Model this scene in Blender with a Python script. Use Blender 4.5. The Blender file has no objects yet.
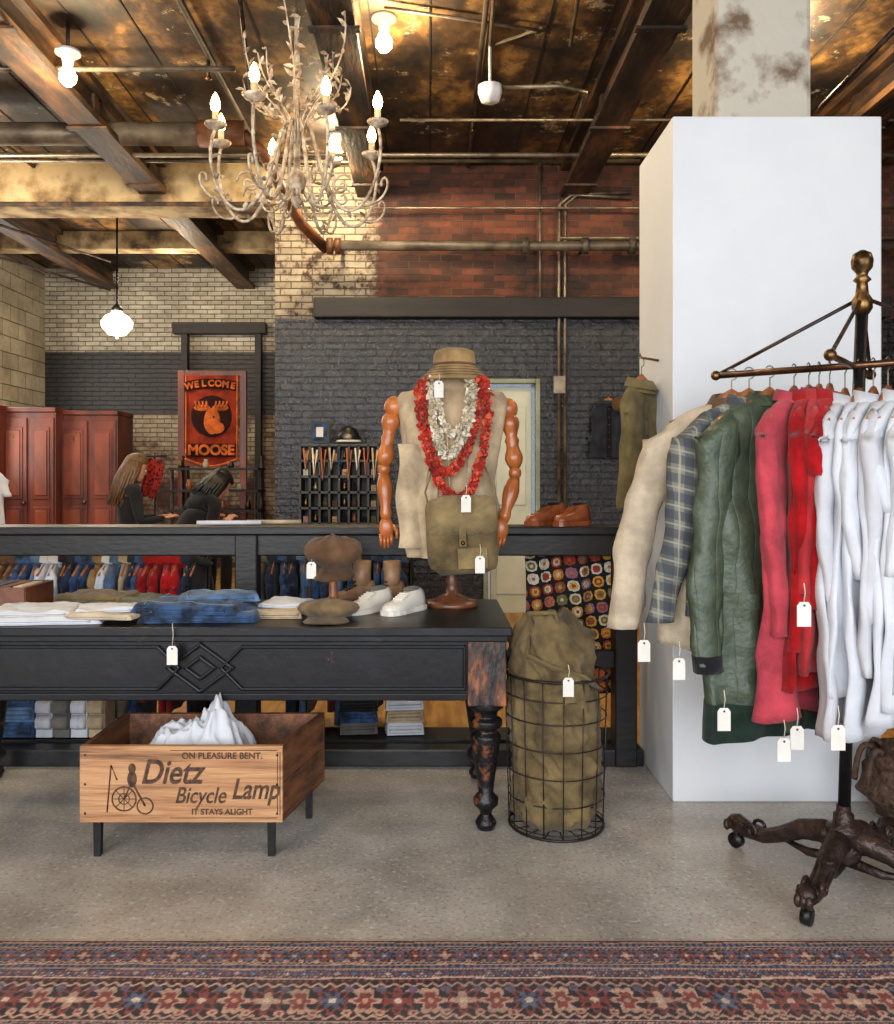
import bpy, math, random
import numpy as np
from mathutils import Vector, Matrix, noise, Euler
S=0.862   # survey units -> metres
H=1.45    # eye height in survey units
sin,cos,pi=math.sin,math.cos,math.pi
def X(px,D): return (px-430)*D/850
def Z(py,D): return H-(py-477)*D/850
def P(px,py,D): return Vector((X(px,D),D,Z(py,D)))
def lin(c):
    r=[]
    for v in c[:3]:
        v=v/255
        r.append(v/12.92 if v<=.04045 else ((v+.055)/1.055)**2.4)
    return (*r,1)
# ---------------------------------------------------------------- materials
MC={}
def newmat(name):
    m=bpy.data.materials.new(name); m.use_nodes=True
    nt=m.node_tree; bs=nt.nodes['Principled BSDF']
    return m,nt,bs
def N(nt,t,**k):
    n=nt.nodes.new(t)
    for a,b in k.items():
        if a in n.inputs: n.inputs[a].default_value=b
        else: setattr(n,a,b)
    return n
def mat(name,c1,c2=None,scale=12,rough=.75,metal=0,bump=.15,bscale=60,stretch=(1,1,1),sheen=0,lo=.35,hi=.65,c3=None,spec=.5):
    if name in MC: return MC[name]
    m,nt,bs=newmat(name); L=nt.links
    tc=N(nt,'ShaderNodeTexCoord'); mp=N(nt,'ShaderNodeMapping'); mp.inputs['Scale'].default_value=stretch
    L.new(tc.outputs['Object'],mp.inputs[0])
    nz=N(nt,'ShaderNodeTexNoise',Scale=scale,Detail=7.0,Roughness=.6); L.new(mp.outputs[0],nz.inputs['Vector'])
    cr=N(nt,'ShaderNodeValToRGB'); e=cr.color_ramp.elements
    c2=c2 or tuple(v*.8 for v in c1)
    e[0].position=lo; e[0].color=lin(c2); e[1].position=hi; e[1].color=lin(c1)
    if c3: q=e.new((lo+hi)/2); q.color=lin(c3)
    L.new(nz.outputs['Fac'],cr.inputs[0]); L.new(cr.outputs[0],bs.inputs['Base Color'])
    bs.inputs['Roughness'].default_value=rough; bs.inputs['Metallic'].default_value=metal
    bs.inputs['Specular IOR Level'].default_value=spec
    if sheen: bs.inputs['Sheen Weight'].default_value=sheen
    if bump:
        n2=N(nt,'ShaderNodeTexNoise',Scale=bscale,Detail=4.0); L.new(mp.outputs[0],n2.inputs['Vector'])
        bp=N(nt,'ShaderNodeBump',Strength=bump,Distance=.01); L.new(n2.outputs['Fac'],bp.inputs['Height']); L.new(bp.outputs[0],bs.inputs['Normal'])
    MC[name]=m; return m
def emis(name,c,s):
    m,nt,bs=newmat(name); bs.inputs['Base Color'].default_value=lin(c)
    bs.inputs['Emission Color'].default_value=lin(c); bs.inputs['Emission Strength'].default_value=s
    return m
def math_(nt,op,a,b=None,c=None):
    n=nt.nodes.new('ShaderNodeMath'); n.operation=op
    for i,v in enumerate((a,b,c)):
        if v is None: continue
        if isinstance(v,(int,float)): n.inputs[i].default_value=v
        else: nt.links.new(v,n.inputs[i])
    return n.outputs[0]
def mixc(nt,f,a,b):
    n=nt.nodes.new('ShaderNodeMix'); n.data_type='RGBA'
    if isinstance(f,(int,float)): n.inputs[0].default_value=f
    else: nt.links.new(f,n.inputs[0])
    for i,v in ((6,a),(7,b)):
        if isinstance(v,tuple): n.inputs[i].default_value=v
        else: nt.links.new(v,n.inputs[i])
    return n.outputs[2]
def brick(name,axis,zones,base=((128,68,46),(70,36,28),(112,96,78)),rough=.75,grime=.9):
    m,nt,bs=newmat(name); L=nt.links
    tc=N(nt,'ShaderNodeTexCoord'); sp=N(nt,'ShaderNodeSeparateXYZ'); L.new(tc.outputs['Object'],sp.inputs[0])
    x=sp.outputs[axis]; z=sp.outputs[2]
    nw=N(nt,'ShaderNodeTexNoise',Scale=5.0,Detail=2.0); L.new(tc.outputs['Object'],nw.inputs['Vector'])
    cb=N(nt,'ShaderNodeCombineXYZ'); L.new(x,cb.inputs[0]); L.new(math_(nt,'ADD',z,math_(nt,'MULTIPLY',nw.outputs['Fac'],.012)),cb.inputs[1])
    br=N(nt,'ShaderNodeTexBrick'); br.inputs['Scale'].default_value=1
    br.inputs['Brick Width'].default_value=.195; br.inputs['Row Height'].default_value=.062
    br.inputs['Mortar Size'].default_value=.006; br.inputs['Mortar Smooth'].default_value=.4
    L.new(cb.outputs[0],br.inputs[0])
    br.inputs['Color1'].default_value=lin(base[0]); br.inputs['Color2'].default_value=lin(base[1]); br.inputs['Mortar'].default_value=lin(base[2])
    nz=N(nt,'ShaderNodeTexNoise',Scale=1.6,Detail=8.0,Roughness=.7); L.new(tc.outputs['Object'],nz.inputs['Vector'])
    n2=N(nt,'ShaderNodeTexNoise',Scale=14.0,Detail=5.0,Roughness=.7); L.new(tc.outputs['Object'],n2.inputs['Vector'])
    br2=N(nt,'ShaderNodeTexBrick'); br2.inputs['Scale'].default_value=1; br2.offset=.5
    br2.inputs['Brick Width'].default_value=.195; br2.inputs['Row Height'].default_value=.062; br2.inputs['Mortar Size'].default_value=0
    br2.inputs['Color1'].default_value=(0,0,0,1); br2.inputs['Color2'].default_value=(1,1,1,1); L.new(cb.outputs[0],br2.inputs[0])
    pb=br2.outputs['Color']
    gr=N(nt,'ShaderNodeMapRange'); L.new(nz.outputs['Fac'],gr.inputs[0]); gr.inputs[1].default_value=.40; gr.inputs[2].default_value=.62
    col=mixc(nt,math_(nt,'MULTIPLY',gr.outputs[0],grime),br.outputs['Color'],lin((40,24,19)))
    rg=rough
    for fn,ca,cb2,r in zones:
        mask=fn(nt,x,z,nz.outputs['Fac'],n2.outputs['Fac'])
        f=math_(nt,'ADD',math_(nt,'MULTIPLY',n2.outputs['Fac'],.8),math_(nt,'MULTIPLY',pb,.35))
        pc=mixc(nt,f,lin(ca),lin(cb2))
        pc=mixc(nt,math_(nt,'MULTIPLY',gr.outputs[0],.45),pc,lin(tuple(v*.55 for v in cb2)))
        pc=mixc(nt,math_(nt,'MULTIPLY',br.outputs['Fac'],.75),pc,lin(tuple(v*.36 for v in cb2)))
        col=mixc(nt,mask,col,pc)
        mm=nt.nodes.new('ShaderNodeMix'); L.new(mask,mm.inputs[0])
        if isinstance(rg,float): mm.inputs[2].default_value=rg
        else: L.new(rg,mm.inputs[2])
        mm.inputs[3].default_value=r; rg=mm.outputs[0]
    L.new(col,bs.inputs['Base Color'])
    if not isinstance(rg,float): L.new(rg,bs.inputs['Roughness'])
    h=math_(nt,'SUBTRACT',math_(nt,'ADD',math_(nt,'MULTIPLY',n2.outputs['Fac'],.6),math_(nt,'MULTIPLY',pb,.4)),br.outputs['Fac'])
    bp=N(nt,'ShaderNodeBump',Strength=1.0,Distance=.02); L.new(h,bp.inputs['Height']); L.new(bp.outputs[0],bs.inputs['Normal'])
    return m
def gt(nt,v,t,soft=.02):
    n=nt.nodes.new('ShaderNodeMapRange'); nt.links.new(v,n.inputs[0]); n.inputs[1].default_value=t-soft; n.inputs[2].default_value=t+soft
    return n.outputs[0]
# ---------------------------------------------------------------- builder
class B:
    def __init__(s,name): s.name=name; s.v=[]; s.f=[]; s.fm=[]; s.sm=[]; s.mats=[]
    def mi(s,m):
        if m not in s.mats: s.mats.append(m)
        return s.mats.index(m)
    def add(s,vs,fs,m,smooth=False,T=None):
        o=len(s.v); 
        s.v+= [tuple(T@Vector(v)) if T else tuple(v) for v in vs]
        k=s.mi(m)
        for f in fs: s.f.append(tuple(i+o for i in f)); s.fm.append(k); s.sm.append(smooth)
    def box(s,c,d,m,rot=(0,0,0),T=None,taper=1):
        x,y,z=[q/2 for q in d]
        vs=[]
        for sz in(-1,1):
            t=taper if sz<0 else 1
            vs+=[(-x*t,-y*t,z*sz),(x*t,-y*t,z*sz),(x*t,y*t,z*sz),(-x*t,y*t,z*sz)]
        M=Matrix.Translation(c)@Euler(rot).to_matrix().to_4x4()
        if T: M=T@M
        s.add(vs,[(3,2,1,0),(4,5,6,7),(0,1,5,4),(1,2,6,5),(2,3,7,6),(3,0,4,7)],m,False,M)
    def bb(s,x0,x1,y0,y1,z0,z1,m): s.box(((x0+x1)/2,(y0+y1)/2,(z0+z1)/2),(x1-x0,y1-y0,z1-z0),m)
    def loft(s,rings,m,smooth=True,cap=True,T=None,closed=True):
        n=len(rings[0]); vs=[p for r in rings for p in r]; fs=[]
        for i in range(len(rings)-1):
            for j in range(n if closed else n-1):
                k=(j+1)%n; fs.append((i*n+j,i*n+k,(i+1)*n+k,(i+1)*n+j))
        if cap and closed:
            fs.append(tuple(reversed(range(n)))); fs.append(tuple(range((len(rings)-1)*n,len(rings)*n)))
        s.add(vs,fs,m,smooth,T)
    def tube(s,pts,r,m,n=8,cap=True,T=None,loop=False,flat=1):
        pts=[Vector(p) for p in pts]; k=len(pts)
        if not hasattr(r,'__len__'): r=[r]*k
        rings=[]; up=None
        for i in range(k):
            if loop: d=pts[(i+1)%k]-pts[i-1]
            else: d=pts[min(i+1,k-1)]-pts[max(i-1,0)]
            d.normalize()
            if up is None:
                up=Vector((0,0,1)) if abs(d.z)<.9 else Vector((0,1,0))
            a=(up-d*up.dot(d))
            if a.length<1e-5: a=d.orthogonal()
            a.normalize(); b=d.cross(a); up=a
            rings.append([pts[i]+(a*cos(2*pi*j/n)+b*sin(2*pi*j/n)*flat)*r[i] for j in range(n)])
        if loop: rings.append(rings[0]); cap=False
        s.loft(rings,m,True,cap,T)
    def lathe(s,prof,c,m,n=24,T=None,sx=1,sy=1):
        M=Matrix.Translation(c)
        if T: M=T@M
        rings=[[(r*cos(2*pi*j/n)*sx,r*sin(2*pi*j/n)*sy,z) for j in range(n)] for r,z in prof]
        s.loft(rings,m,True,True,M)
    def spin(s,p1,p2,radii,m,n=14):
        p1=Vector(p1);p2=Vector(p2);d=p2-p1;L=d.length;q=d.to_track_quat('Z','Y').to_matrix().to_4x4()
        k=len(radii); s.lathe([(r,L*i/(k-1)) for i,r in enumerate(radii)],(0,0,0),m,n,Matrix.Translation(p1)@q)
    def ell(s,c,r,m,n=16,T=None,k=9,jit=0,seed=0):
        if not hasattr(r,'__len__'): r=(r,r,r)
        rings=[]
        for i in range(k+1):
            a=-pi/2+pi*i/k; a=max(-1.54,min(1.54,a))
            row=[]
            for j in range(n):
                p=Vector((cos(a)*cos(2*pi*j/n),cos(a)*sin(2*pi*j/n),sin(a)))
                if jit: p*=1+jit*noise.noise(p*2.3+Vector((seed,seed*2,0)))
                row.append((p.x*r[0],p.y*r[1],p.z*r[2]))
            rings.append(row)
        M=Matrix.Translation(c)
        if T: M=T@M
        s.loft(rings,m,True,True,M)
    def grid(s,fn,nu,nv,m,smooth=True,T=None):
        vs=[fn(i/(nu-1),j/(nv-1)) for i in range(nu) for j in range(nv)]
        fs=[(i*nv+j,(i+1)*nv+j,(i+1)*nv+j+1,i*nv+j+1) for i in range(nu-1) for j in range(nv-1)]
        s.add(vs,fs,m,smooth,T)
    def build(s,origin=(0,0,0),bevel=0,solid=0,sub=0):
        o=Vector(origin)*S
        me=bpy.data.meshes.new(s.name)
        me.from_pydata([(v[0]*S-o.x,v[1]*S-o.y,v[2]*S-o.z) for v in s.v],[],s.f)
        for m in s.mats: me.materials.append(m)
        me.polygons.foreach_set('material_index',s.fm); me.polygons.foreach_set('use_smooth',s.sm)
        me.validate(); me.update()
        ob=bpy.data.objects.new(s.name,me); bpy.context.collection.objects.link(ob); ob.location=o
        if solid:
            md=ob.modifiers.new('s','SOLIDIFY'); md.thickness=solid; md.offset=0
        if bevel:
            md=ob.modifiers.new('b','BEVEL'); md.width=bevel; md.segments=2; md.limit_method='ANGLE'; md.angle_limit=math.radians(50)
        return ob
def text(body,loc,size,m,parent,rot=(pi/2,0,0),shear=0,ext=.0015,sx=1,offset=0,align='CENTER',name='lettering'):
    cu=bpy.data.curves.new(name,'FONT'); cu.body=body; cu.size=size*S; cu.extrude=ext; cu.shear=shear; cu.offset=offset
    cu.align_x=align; cu.align_y='CENTER'; cu.materials.append(m)
    ob=bpy.data.objects.new(name,cu); bpy.context.collection.objects.link(ob)
    ob.parent=parent; ob.location=Vector(loc)*S-parent.location; ob.rotation_euler=rot; ob.scale=(sx,1,1)
    return ob
# ---------------------------------------------------------------- palette
blackpaint=mat('black_paint',(24,24,28),(10,10,12),scale=8,rough=.4,bump=.12,bscale=40,spec=.35)
wornblack=mat('worn_black_paint',(22,24,31),(6,6,9),scale=6,rough=.36,bump=.1,bscale=28,hi=.75,c3=(12,13,17),spec=.32)
nt=wornblack.node_tree; bs=nt.nodes['Principled BSDF']; cr=[n for n in nt.nodes if n.type=='VALTORGB'][0]; tc=[n for n in nt.nodes if n.type=='TEX_COORD'][0]
v=N(nt,'ShaderNodeTexNoise',Scale=11.0,Detail=9.0,Roughness=.78); nt.links.new(tc.outputs['Object'],v.inputs['Vector'])
nt.links.new(mixc(nt,math_(nt,'MULTIPLY',gt(nt,v.outputs['Fac'],.655,.012),.8),cr.outputs[0],lin((92,60,42))),bs.inputs['Base Color'])
wornwood=mat('worn_leg_wood',(150,86,46),(18,13,13),scale=17,rough=.5,stretch=(1,1,.3),bump=.7,c3=(80,46,28),lo=.40,hi=.60)
legpaint=mat('chipped_leg_paint',(16,15,18),(110,66,40),scale=18,rough=.35,bump=.4,lo=.33,hi=.43,spec=.35)
rail_m=mat('dark_rail',(27,23,22),(10,9,9),scale=9,rough=.45,stretch=(.4,1,1),spec=.35)
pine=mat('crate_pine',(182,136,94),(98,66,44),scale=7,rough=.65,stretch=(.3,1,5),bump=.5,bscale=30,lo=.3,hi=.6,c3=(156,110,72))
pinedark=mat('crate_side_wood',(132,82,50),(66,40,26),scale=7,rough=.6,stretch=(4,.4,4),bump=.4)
ink=mat('crate_ink',(34,22,16),(94,62,42),scale=50,rough=.8)
iron=mat('cast_iron',(74,56,50),(24,20,20),scale=18,rough=.42,metal=.55,bump=.6,bscale=50)
blackmetal=mat('black_metal',(24,24,26),(12,12,12),rough=.4,metal=.4)
brass=mat('aged_brass',(130,98,58),(56,40,26),scale=22,rough=.35,metal=.9)
darkbrass=mat('dark_brass_tube',(112,80,56),(60,42,34),scale=10,rough=.3,metal=.85)
steelpipe=mat('painted_pipe',(104,94,82),(50,42,36),scale=5,rough=.5,metal=.3)
rustpipe=mat('rusty_pipe',(124,72,38),(56,34,24),scale=6,rough=.6,metal=.3)
conduit=mat('conduit',(150,138,118),(84,74,62),scale=6,rough=.4,metal=.6)
white=mat('white_panel',(199,201,204),(191,194,198),scale=2,rough=.6,bump=.03)
conc=mat('old_plaster_column',(172,166,154),(96,76,58),scale=4.5,rough=.85,bump=.8,bscale=14,lo=.36,hi=.5)
hangwood=mat('hanger_wood',(170,104,56),(110,64,34),scale=20,rough=.4)
tagm=mat('paper_tag',(214,212,206),(200,196,186),scale=10,rough=.8,bump=0)
strm=mat('string',(210,200,180),rough=.9,bump=0)
def fab(name,c,d=.72,scale=9,bump=.3,bs=150,**k): return mat(name,c,tuple(v*d for v in c),scale=scale,rough=.92,bump=bump,bscale=bs,sheen=.1,spec=.15,**k)
cream=fab('cream_canvas',(190,168,136),.72); beige=fab('beige_cotton',(190,174,150),.8)
olive=fab('olive_canvas',(116,98,66),.6); khaki=fab('khaki_vest',(112,98,62),.65)
whitef=fab('white_cotton',(196,199,206),.93,bump=.12); pink=fab('faded_pink',(186,66,78),.72); red=fab('red_cotton',(168,14,20),.65)
denim=fab('denim',(54,80,118),.42,scale=16,lo=.4,hi=.6); black_f=fab('black_cloth',(26,26,30),.6); brown_f=fab('brown_twill',(106,78,56),.62)
grey_f=fab('grey_cloth',(112,108,102),.7); hatm=fab('straw_khaki_hat',(160,130,86),.66); linen=fab('mannequin_linen',(184,158,126),.78,scale=5)
# ---------------------------------------------------------------- ROOM
CE=4.75
floor_m=mat('concrete_floor',(196,189,179),(142,135,127),scale=3.2,rough=.27,bump=.05,bscale=40,lo=.25,hi=.75)
nt=floor_m.node_tree
bs=nt.nodes['Principled BSDF']; cr=[n for n in nt.nodes if n.type=='VALTORGB'][0]
tc=[n for n in nt.nodes if n.type=='TEX_COORD'][0]
v=N(nt,'ShaderNodeTexNoise',Scale=85.0,Detail=3.0); nt.links.new(tc.outputs['Object'],v.inputs['Vector'])
sp=gt(nt,v.outputs['Fac'],.6,.06); c=mixc(nt,math_(nt,'MULTIPLY',sp,.45),cr.outputs[0],lin((98,90,84)))
v2=N(nt,'ShaderNodeTexNoise',Scale=60.0,Detail=3.0); nt.links.new(tc.outputs['Object'],v2.inputs['Vector'])
sp2=math_(nt,'SUBTRACT',1,gt(nt,v2.outputs['Fac'],.38,.05)); c=mixc(nt,math_(nt,'MULTIPLY',sp2,.4),c,lin((224,218,208)))
v3=N(nt,'ShaderNodeTexNoise',Scale=1.1,Detail=6.0); nt.links.new(tc.outputs['Object'],v3.inputs['Vector']); c=mixc(nt,math_(nt,'MULTIPLY',gt(nt,v3.outputs['Fac'],.54,.1),.4),c,lin((112,102,92)))
nt.links.new(c,bs.inputs['Base Color'])
b=B('floor'); b.bb(-6.2,6.2,-3,4.35,-.1,0,floor_m)
yel=mat('worn_wood_floor',(196,150,76),(140,96,46),scale=3,rough=.45,stretch=(6,.6,1),bump=.15)
b.bb(-6.2,6.2,4.35,13.6,-.1,0,yel); b.build()
ceil_m=mat('ceiling_boards',(158,116,62),(18,14,10),scale=1.9,rough=.6,stretch=(1.3,.8,1),bump=1.0,bscale=7,lo=.38,hi=.67,c3=(66,46,26))
nt=ceil_m.node_tree; bs=nt.nodes['Principled BSDF']; tc=[n for n in nt.nodes if n.type=='TEX_COORD'][0]; cr=[n for n in nt.nodes if n.type=='VALTORGB'][0]
v=N(nt,'ShaderNodeTexNoise',Scale=9.0,Detail=8.0,Roughness=.75); nt.links.new(tc.outputs['Object'],v.inputs['Vector'])
c=mixc(nt,math_(nt,'MULTIPLY',gt(nt,v.outputs['Fac'],.54,.06),.65),cr.outputs[0],lin((20,15,12)))
v=N(nt,'ShaderNodeTexNoise',Scale=2.6,Detail=8.0,Roughness=.8); nt.links.new(tc.outputs['Object'],v.inputs['Vector'])
c=mixc(nt,math_(nt,'MULTIPLY',gt(nt,v.outputs['Fac'],.61,.02),.75),c,lin((182,164,130))); nt.links.new(c,bs.inputs['Base Color'])
b=B('ceiling'); b.bb(-6.2,6.2,-3,13.6,CE,CE+.1,ceil_m)
bg=mat('board_gap',(24,17,13))
for i in range(-14,15): b.box((i*.43,5.2,CE-.003),(.012,16.4,.01),bg)
b.build()
blk=lambda z0,z1:(lambda nt,x,z,n,n2: math_(nt,'MULTIPLY',gt(nt,z,z0*S,.01),math_(nt,'SUBTRACT',1,gt(nt,z,z1*S,.015))))
def ww(x1,lo):
    def f(nt,x,z,n,n2):
        a=math_(nt,'SUBTRACT',1,gt(nt,math_(nt,'ADD',x,math_(nt,'MULTIPLY',n2,.5)),x1*S+.25,.06))
        return math_(nt,'MULTIPLY',a,math_(nt,'SUBTRACT',1,gt(nt,math_(nt,'ADD',math_(nt,'MULTIPLY',n,.6),math_(nt,'MULTIPLY',n2,.4)),lo,.03)))
    return f
zb=Z(318,9.0)
wb=brick('brick_back',0,[(ww(-.62,.57),(204,192,168),(126,110,88),.7),(blk(-1,zb),(36,35,41),(11,11,14),.27),
   (lambda nt,x,z,n,n2: math_(nt,'MULTIPLY',math_(nt,'MULTIPLY',gt(nt,n2,.57,.05),.4),math_(nt,'SUBTRACT',1,gt(nt,z,zb*S,.02))),(100,96,98),(60,56,60),.4)],
   base=((128,66,42),(62,33,25),(104,86,68)))
b=B('wall_back'); XL=X(275,9.0)
dx0,dx1,dz=X(488,9),X(535,9),Z(384,9)
b.bb(XL,dx0,9,9.35,0,CE,wb); b.bb(dx1,6.2,9,9.35,0,CE,wb); b.bb(dx0,dx1,9,9.35,dz,CE,wb)
b.bb(XL,XL+.35,9.35,13.4,0,CE,wb); b.build()
wl=brick('brick_far',0,[(blk(3.42,9),(214,206,186),(134,122,98),.7),(blk(2.43,3.42),(34,29,26),(18,15,14),.5),
    (lambda nt,x,z,n,n2: math_(nt,'MULTIPLY',math_(nt,'SUBTRACT',1,gt(nt,z,2.43*S,.02)),math_(nt,'SUBTRACT',1,gt(nt,n,.52,.05))),(178,164,138),(112,94,72),.7)])
b=B('wall_far'); b.bb(-6.2,XL+.35,13.4,13.6,0,CE,wl); b.build()
blockm=brick('block_left',1,[(blk(2.43,9),(214,206,184),(156,142,112),.7),(blk(-1,2.43),(34,30,30),(20,18,18),.5)])
for bn in [n for n in blockm.node_tree.nodes if n.type=='TEX_BRICK']: bn.inputs['Brick Width'].default_value=.4; bn.inputs['Row Height'].default_value=.2
b=B('wall_left'); b.bb(-6.27,-6.07,-3,13.6,0,CE,blockm); b.build()
wr=brick('brick_right',1,[],base=((120,64,44),(72,40,30),(110,92,76)))
b=B('wall_right'); b.bb(6.0,6.2,-3,9.35,0,CE,wr); b.build()
plast=mat('front_plaster',(150,145,136),(120,115,106),scale=2)
b=B('wall_front')  # its window openings are assumed, out of view behind the camera
b.bb(-6.2,6.2,-3.2,-3,0,.5,plast); b.bb(-6.2,6.2,-3.2,-3,4.2,CE,plast)
for x0,x1 in((-6.2,-5.2),(-1.9,-1.5),(1.5,1.9),(5.2,6.2)): b.bb(x0,x1,-3.2,-3,.5,4.2,plast)
b.build()
for x0,x1 in((-5.2,-1.9),(-1.5,1.5),(1.9,5.2)):
    b=B('assumed_window_frame');  # frames for the assumed windows, never in view
    for a,c_ in((x0,x0+.06),((x0+x1)/2-.03,(x0+x1)/2+.03),(x1-.06,x1)): b.bb(a,c_,-3.14,-3.06,.5,4.2,blackpaint)
    for z in(.5,2.6,4.14): b.bb(x0,x1,-3.14,-3.06,z,z+.06,blackpaint)
    b.build()
doorm=mat('pale_green_door',(206,208,190),(186,190,168),scale=3,rough=.5)
b=B('door_1'); b.bb(dx0+.03,dx1-.03,9.06,9.12,0,dz-.03,doorm)
fr=mat('door_frame',(150,158,134),(120,126,104),scale=4)
b.bb(dx0-.05,dx0-.003,8.95,8.995,0,dz+.05,fr); b.bb(dx1+.003,dx1+.05,8.95,8.995,0,dz+.05,fr); b.bb(dx0,dx1,8.95,8.995,dz+.003,dz+.05,fr)
for z0,z1 in((.2,.95),(1.15,2.2)): b.bb(dx0+.09,dx1-.09,9.045,9.07,z0,z1,doorm)
b.ell((dx0+.07,9.03,1.05),.03,brass); b.build(bevel=.006)
tim=mat('black_timber',(34,28,28),(14,12,12),scale=4,rough=.6,stretch=(.5,1,3),bump=.5)
b=B('trim_timber_band'); b.bb(X(314,8.9),4.8,8.84,9,Z(318,8.9),Z(298,8.9),tim); b.build(bevel=.01)
plb=mat('painted_header',(186,164,124),(64,48,32),scale=2.6,rough=.8,bump=.6,bscale=12,lo=.36,hi=.58,c3=(142,118,82))
stl=mat('beam_steel',(104,70,40),(20,15,12),scale=3,rough=.6,stretch=(2,.5,2),bump=.7,bscale=18,c3=(52,36,24))
b=B('beam_header'); b.bb(-6.07,XL,8.9,9.3,4.28,CE,plb)
b.bb(-6.07,XL,8.88,8.9,4.28,4.33,stl); b.build(bevel=.01)
for xc in(-5.05,-2.9,-.63,1.52,3.67):
    b=B('ceiling_beam'); 
    ye=13.4 if xc<-2 else 9
    b.bb(xc-.05,xc+.05,-3,ye,4.47,CE,stl)
    b.bb(xc-.14,xc+.14,-3,ye,4.41,4.47,stl); b.bb(xc-.14,xc+.14,-3,ye,4.69,4.75,stl)
    for y in (4.4,5.6,7.2,8.6):
        for sx in(-1,1): b.box((xc+sx*.065,y,4.58),(.03,.1,.2),stl); b.ell((xc+sx*.09,y,4.44),.025,iron,8)
        b.box((xc,y,4.40),(.34,.06,.02),stl)
    b.build()
for yc in(6.0,11.5):
    b=B('ceiling_joist'); b.bb(-6.07,-2.95 if yc<9 else XL,yc-.12,yc+.12,4.5,CE,plb); b.build(bevel=.01)
b=B('doorway_lintel'); b.bb(X(172,13.2),X(265,13.2),13.2,13.4,Z(333,13.2),Z(324,13.2)+.03,tim)
b.bb(X(180,13.2),X(186,13.2),13.25,13.4,0,Z(333,13.2),tim); b.bb(X(254,13.2),X(260,13.2),13.25,13.4,0,Z(333,13.2),tim); b.build()
# pipes
b=B('duct_pipe'); z=Z(134,7.6); b.tube([(-6.05,7.6,z),(X(205,7.6),7.6,z)],.10,steelpipe,16)
b.tube([(X(205,7.6)-.05,7.6,z),(X(245,7.6),7.6,z)],.115,rustpipe,16)
b.tube([(X(243,7.6),7.6,z),(X(262,7.7),7.75,z-.12),(X(300,8.3),8.35,Z(222,8.3)),(X(326,8.7),8.7,Z(249,8.7))],.055,rustpipe,12)
z=Z(246,8.7); b.tube([(X(326,8.7),8.7,z),(5.98,8.7,z)],.05,steelpipe,12)
for px in(330,338,525,585,632): b.tube([(X(px,8.7)-.03,8.7,z),(X(px,8.7)+.03,8.7,z)],.085,rustpipe if px<500 else steelpipe,14)
for px in(340,585): b.tube([(X(px,8.7),8.7,z),(X(px,8.7),8.98,z)],.02,iron)
b.build()
b=B('conduit_run')
for py,D,x0,x1,r in((155,7.9,-6.05,5.98,.022),(69,6.4,-6.05,X(235,6.4),.022),(161,8.2,-6.05,X(640,8.2),.018),(238,8.9,X(560,8.9),5.98,.018),(208,8.85,-1.5,5.98,.013),(120,7.2,X(400,7.2),5.98,.012)):
    b.tube([(x0,D,Z(py,D)),(x1,D,Z(py,D))],r,conduit)
for px in(559,565): b.tube([(X(px,8.93),8.93,.9),(X(px,8.93),8.93,Z(205,8.93)),(X(px+12,8.93),8.93,Z(195,8.93)),(X(632,8.93),8.93,Z(192+px-559,8.93))],.018,conduit)
b.tube([(X(540,8.93),8.93,zb),(X(540,8.93),8.93,CE)],.014,conduit)
b.box((X(559,8.93),8.93,Z(385,8.93)),(.12,.08,.18),conduit)
for px,p2 in((497,492),(586,575)): b.tube([(X(px,5.2),5.2,4.7),(X(p2,6.2),6.4,4.7)],.015,conduit)
for xx in(-4.2,-1.75,.35,2.5): b.tube([(xx,-2.9,4.70),(xx+.05,8.9,4.70)],.02,steelpipe)
b.tube([(X(384,5.9),5.9,4.71),(X(384,5.9)+1.1,6.2,4.71),(X(495,6.4),6.4,4.71)],.012,conduit)
for xx,yy in((-4.2,7.0),(-1.75,6.6),(.35,7.6),(.38,5.2),(-1.75,4.6)): b.tube([(xx+.03,yy,4.7),(xx+.03,yy,4.56)],.014,iron,6); b.lathe([(.001,-.03),(.03,-.02),(.012,0)],(xx+.03,yy,4.56),brass,8)
b.tube([(X(495,6.4),6.4,Z(88,6.4)),(X(560,6.4),6.4,Z(86,6.4)),(X(586,6.4),6.4,Z(92,6.4)),(X(575,7.6),7.6,4.6)],.016,conduit); b.build()
b=B('smoke_detector'); c=P(490,93,6.4); b.lathe([(0,-.07),(.07,-.06),(.09,0),(.09,.05),(.03,.07),(.012,.08),(.012,CE-c.z)],c,white,20); b.build(origin=c)
b=B('tie_rod')
for a,c_ in(((0,225,9.6),(110,262,11)),((0,258,10),(110,290,12.5)),((240,0,5.4),(255,130,7.6)),((820,108,5.5),(894,30,4.7))):
    b.tube([P(*a),P(*c_)],.016,iron,6)
b.build()
# ---------------------------------------------------------------- white column enclosure
b=B('column_enclosure'); b.bb(1.083,2.015,3.79,4.4,0,3.06,white); b.build(bevel=.006)
b=B('pillar_concrete'); b.bb(1.325,X(815,3.9),3.92,4.32,3.06,CE,conc); b.build(bevel=.025)
# ---------------------------------------------------------------- rail partition
b=B('partition_rail')
zt=Z(527,4.25)
b.bb(-3.2,1.07,4.25,4.5,1.16,zt,rail_m); b.bb(-3.2,1.07,4.27,4.33,Z(556,4.27),1.16,rail_m)
for px in(246,626): xx=X(px,4.25); b.bb(xx-.055,xx+.055,4.24,4.36,0,1.16,rail_m)
b.bb(-2.6,-2.5,4.24,4.36,0,1.16,rail_m)
b.bb(-3.2,1.07,4.25,4.36,0,.085,blackpaint)
b.bb(.3,1.03,4.28,4.33,Z(668,4.3),Z(650,4.3),rail_m)
b.build(bevel=.006)
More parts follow.
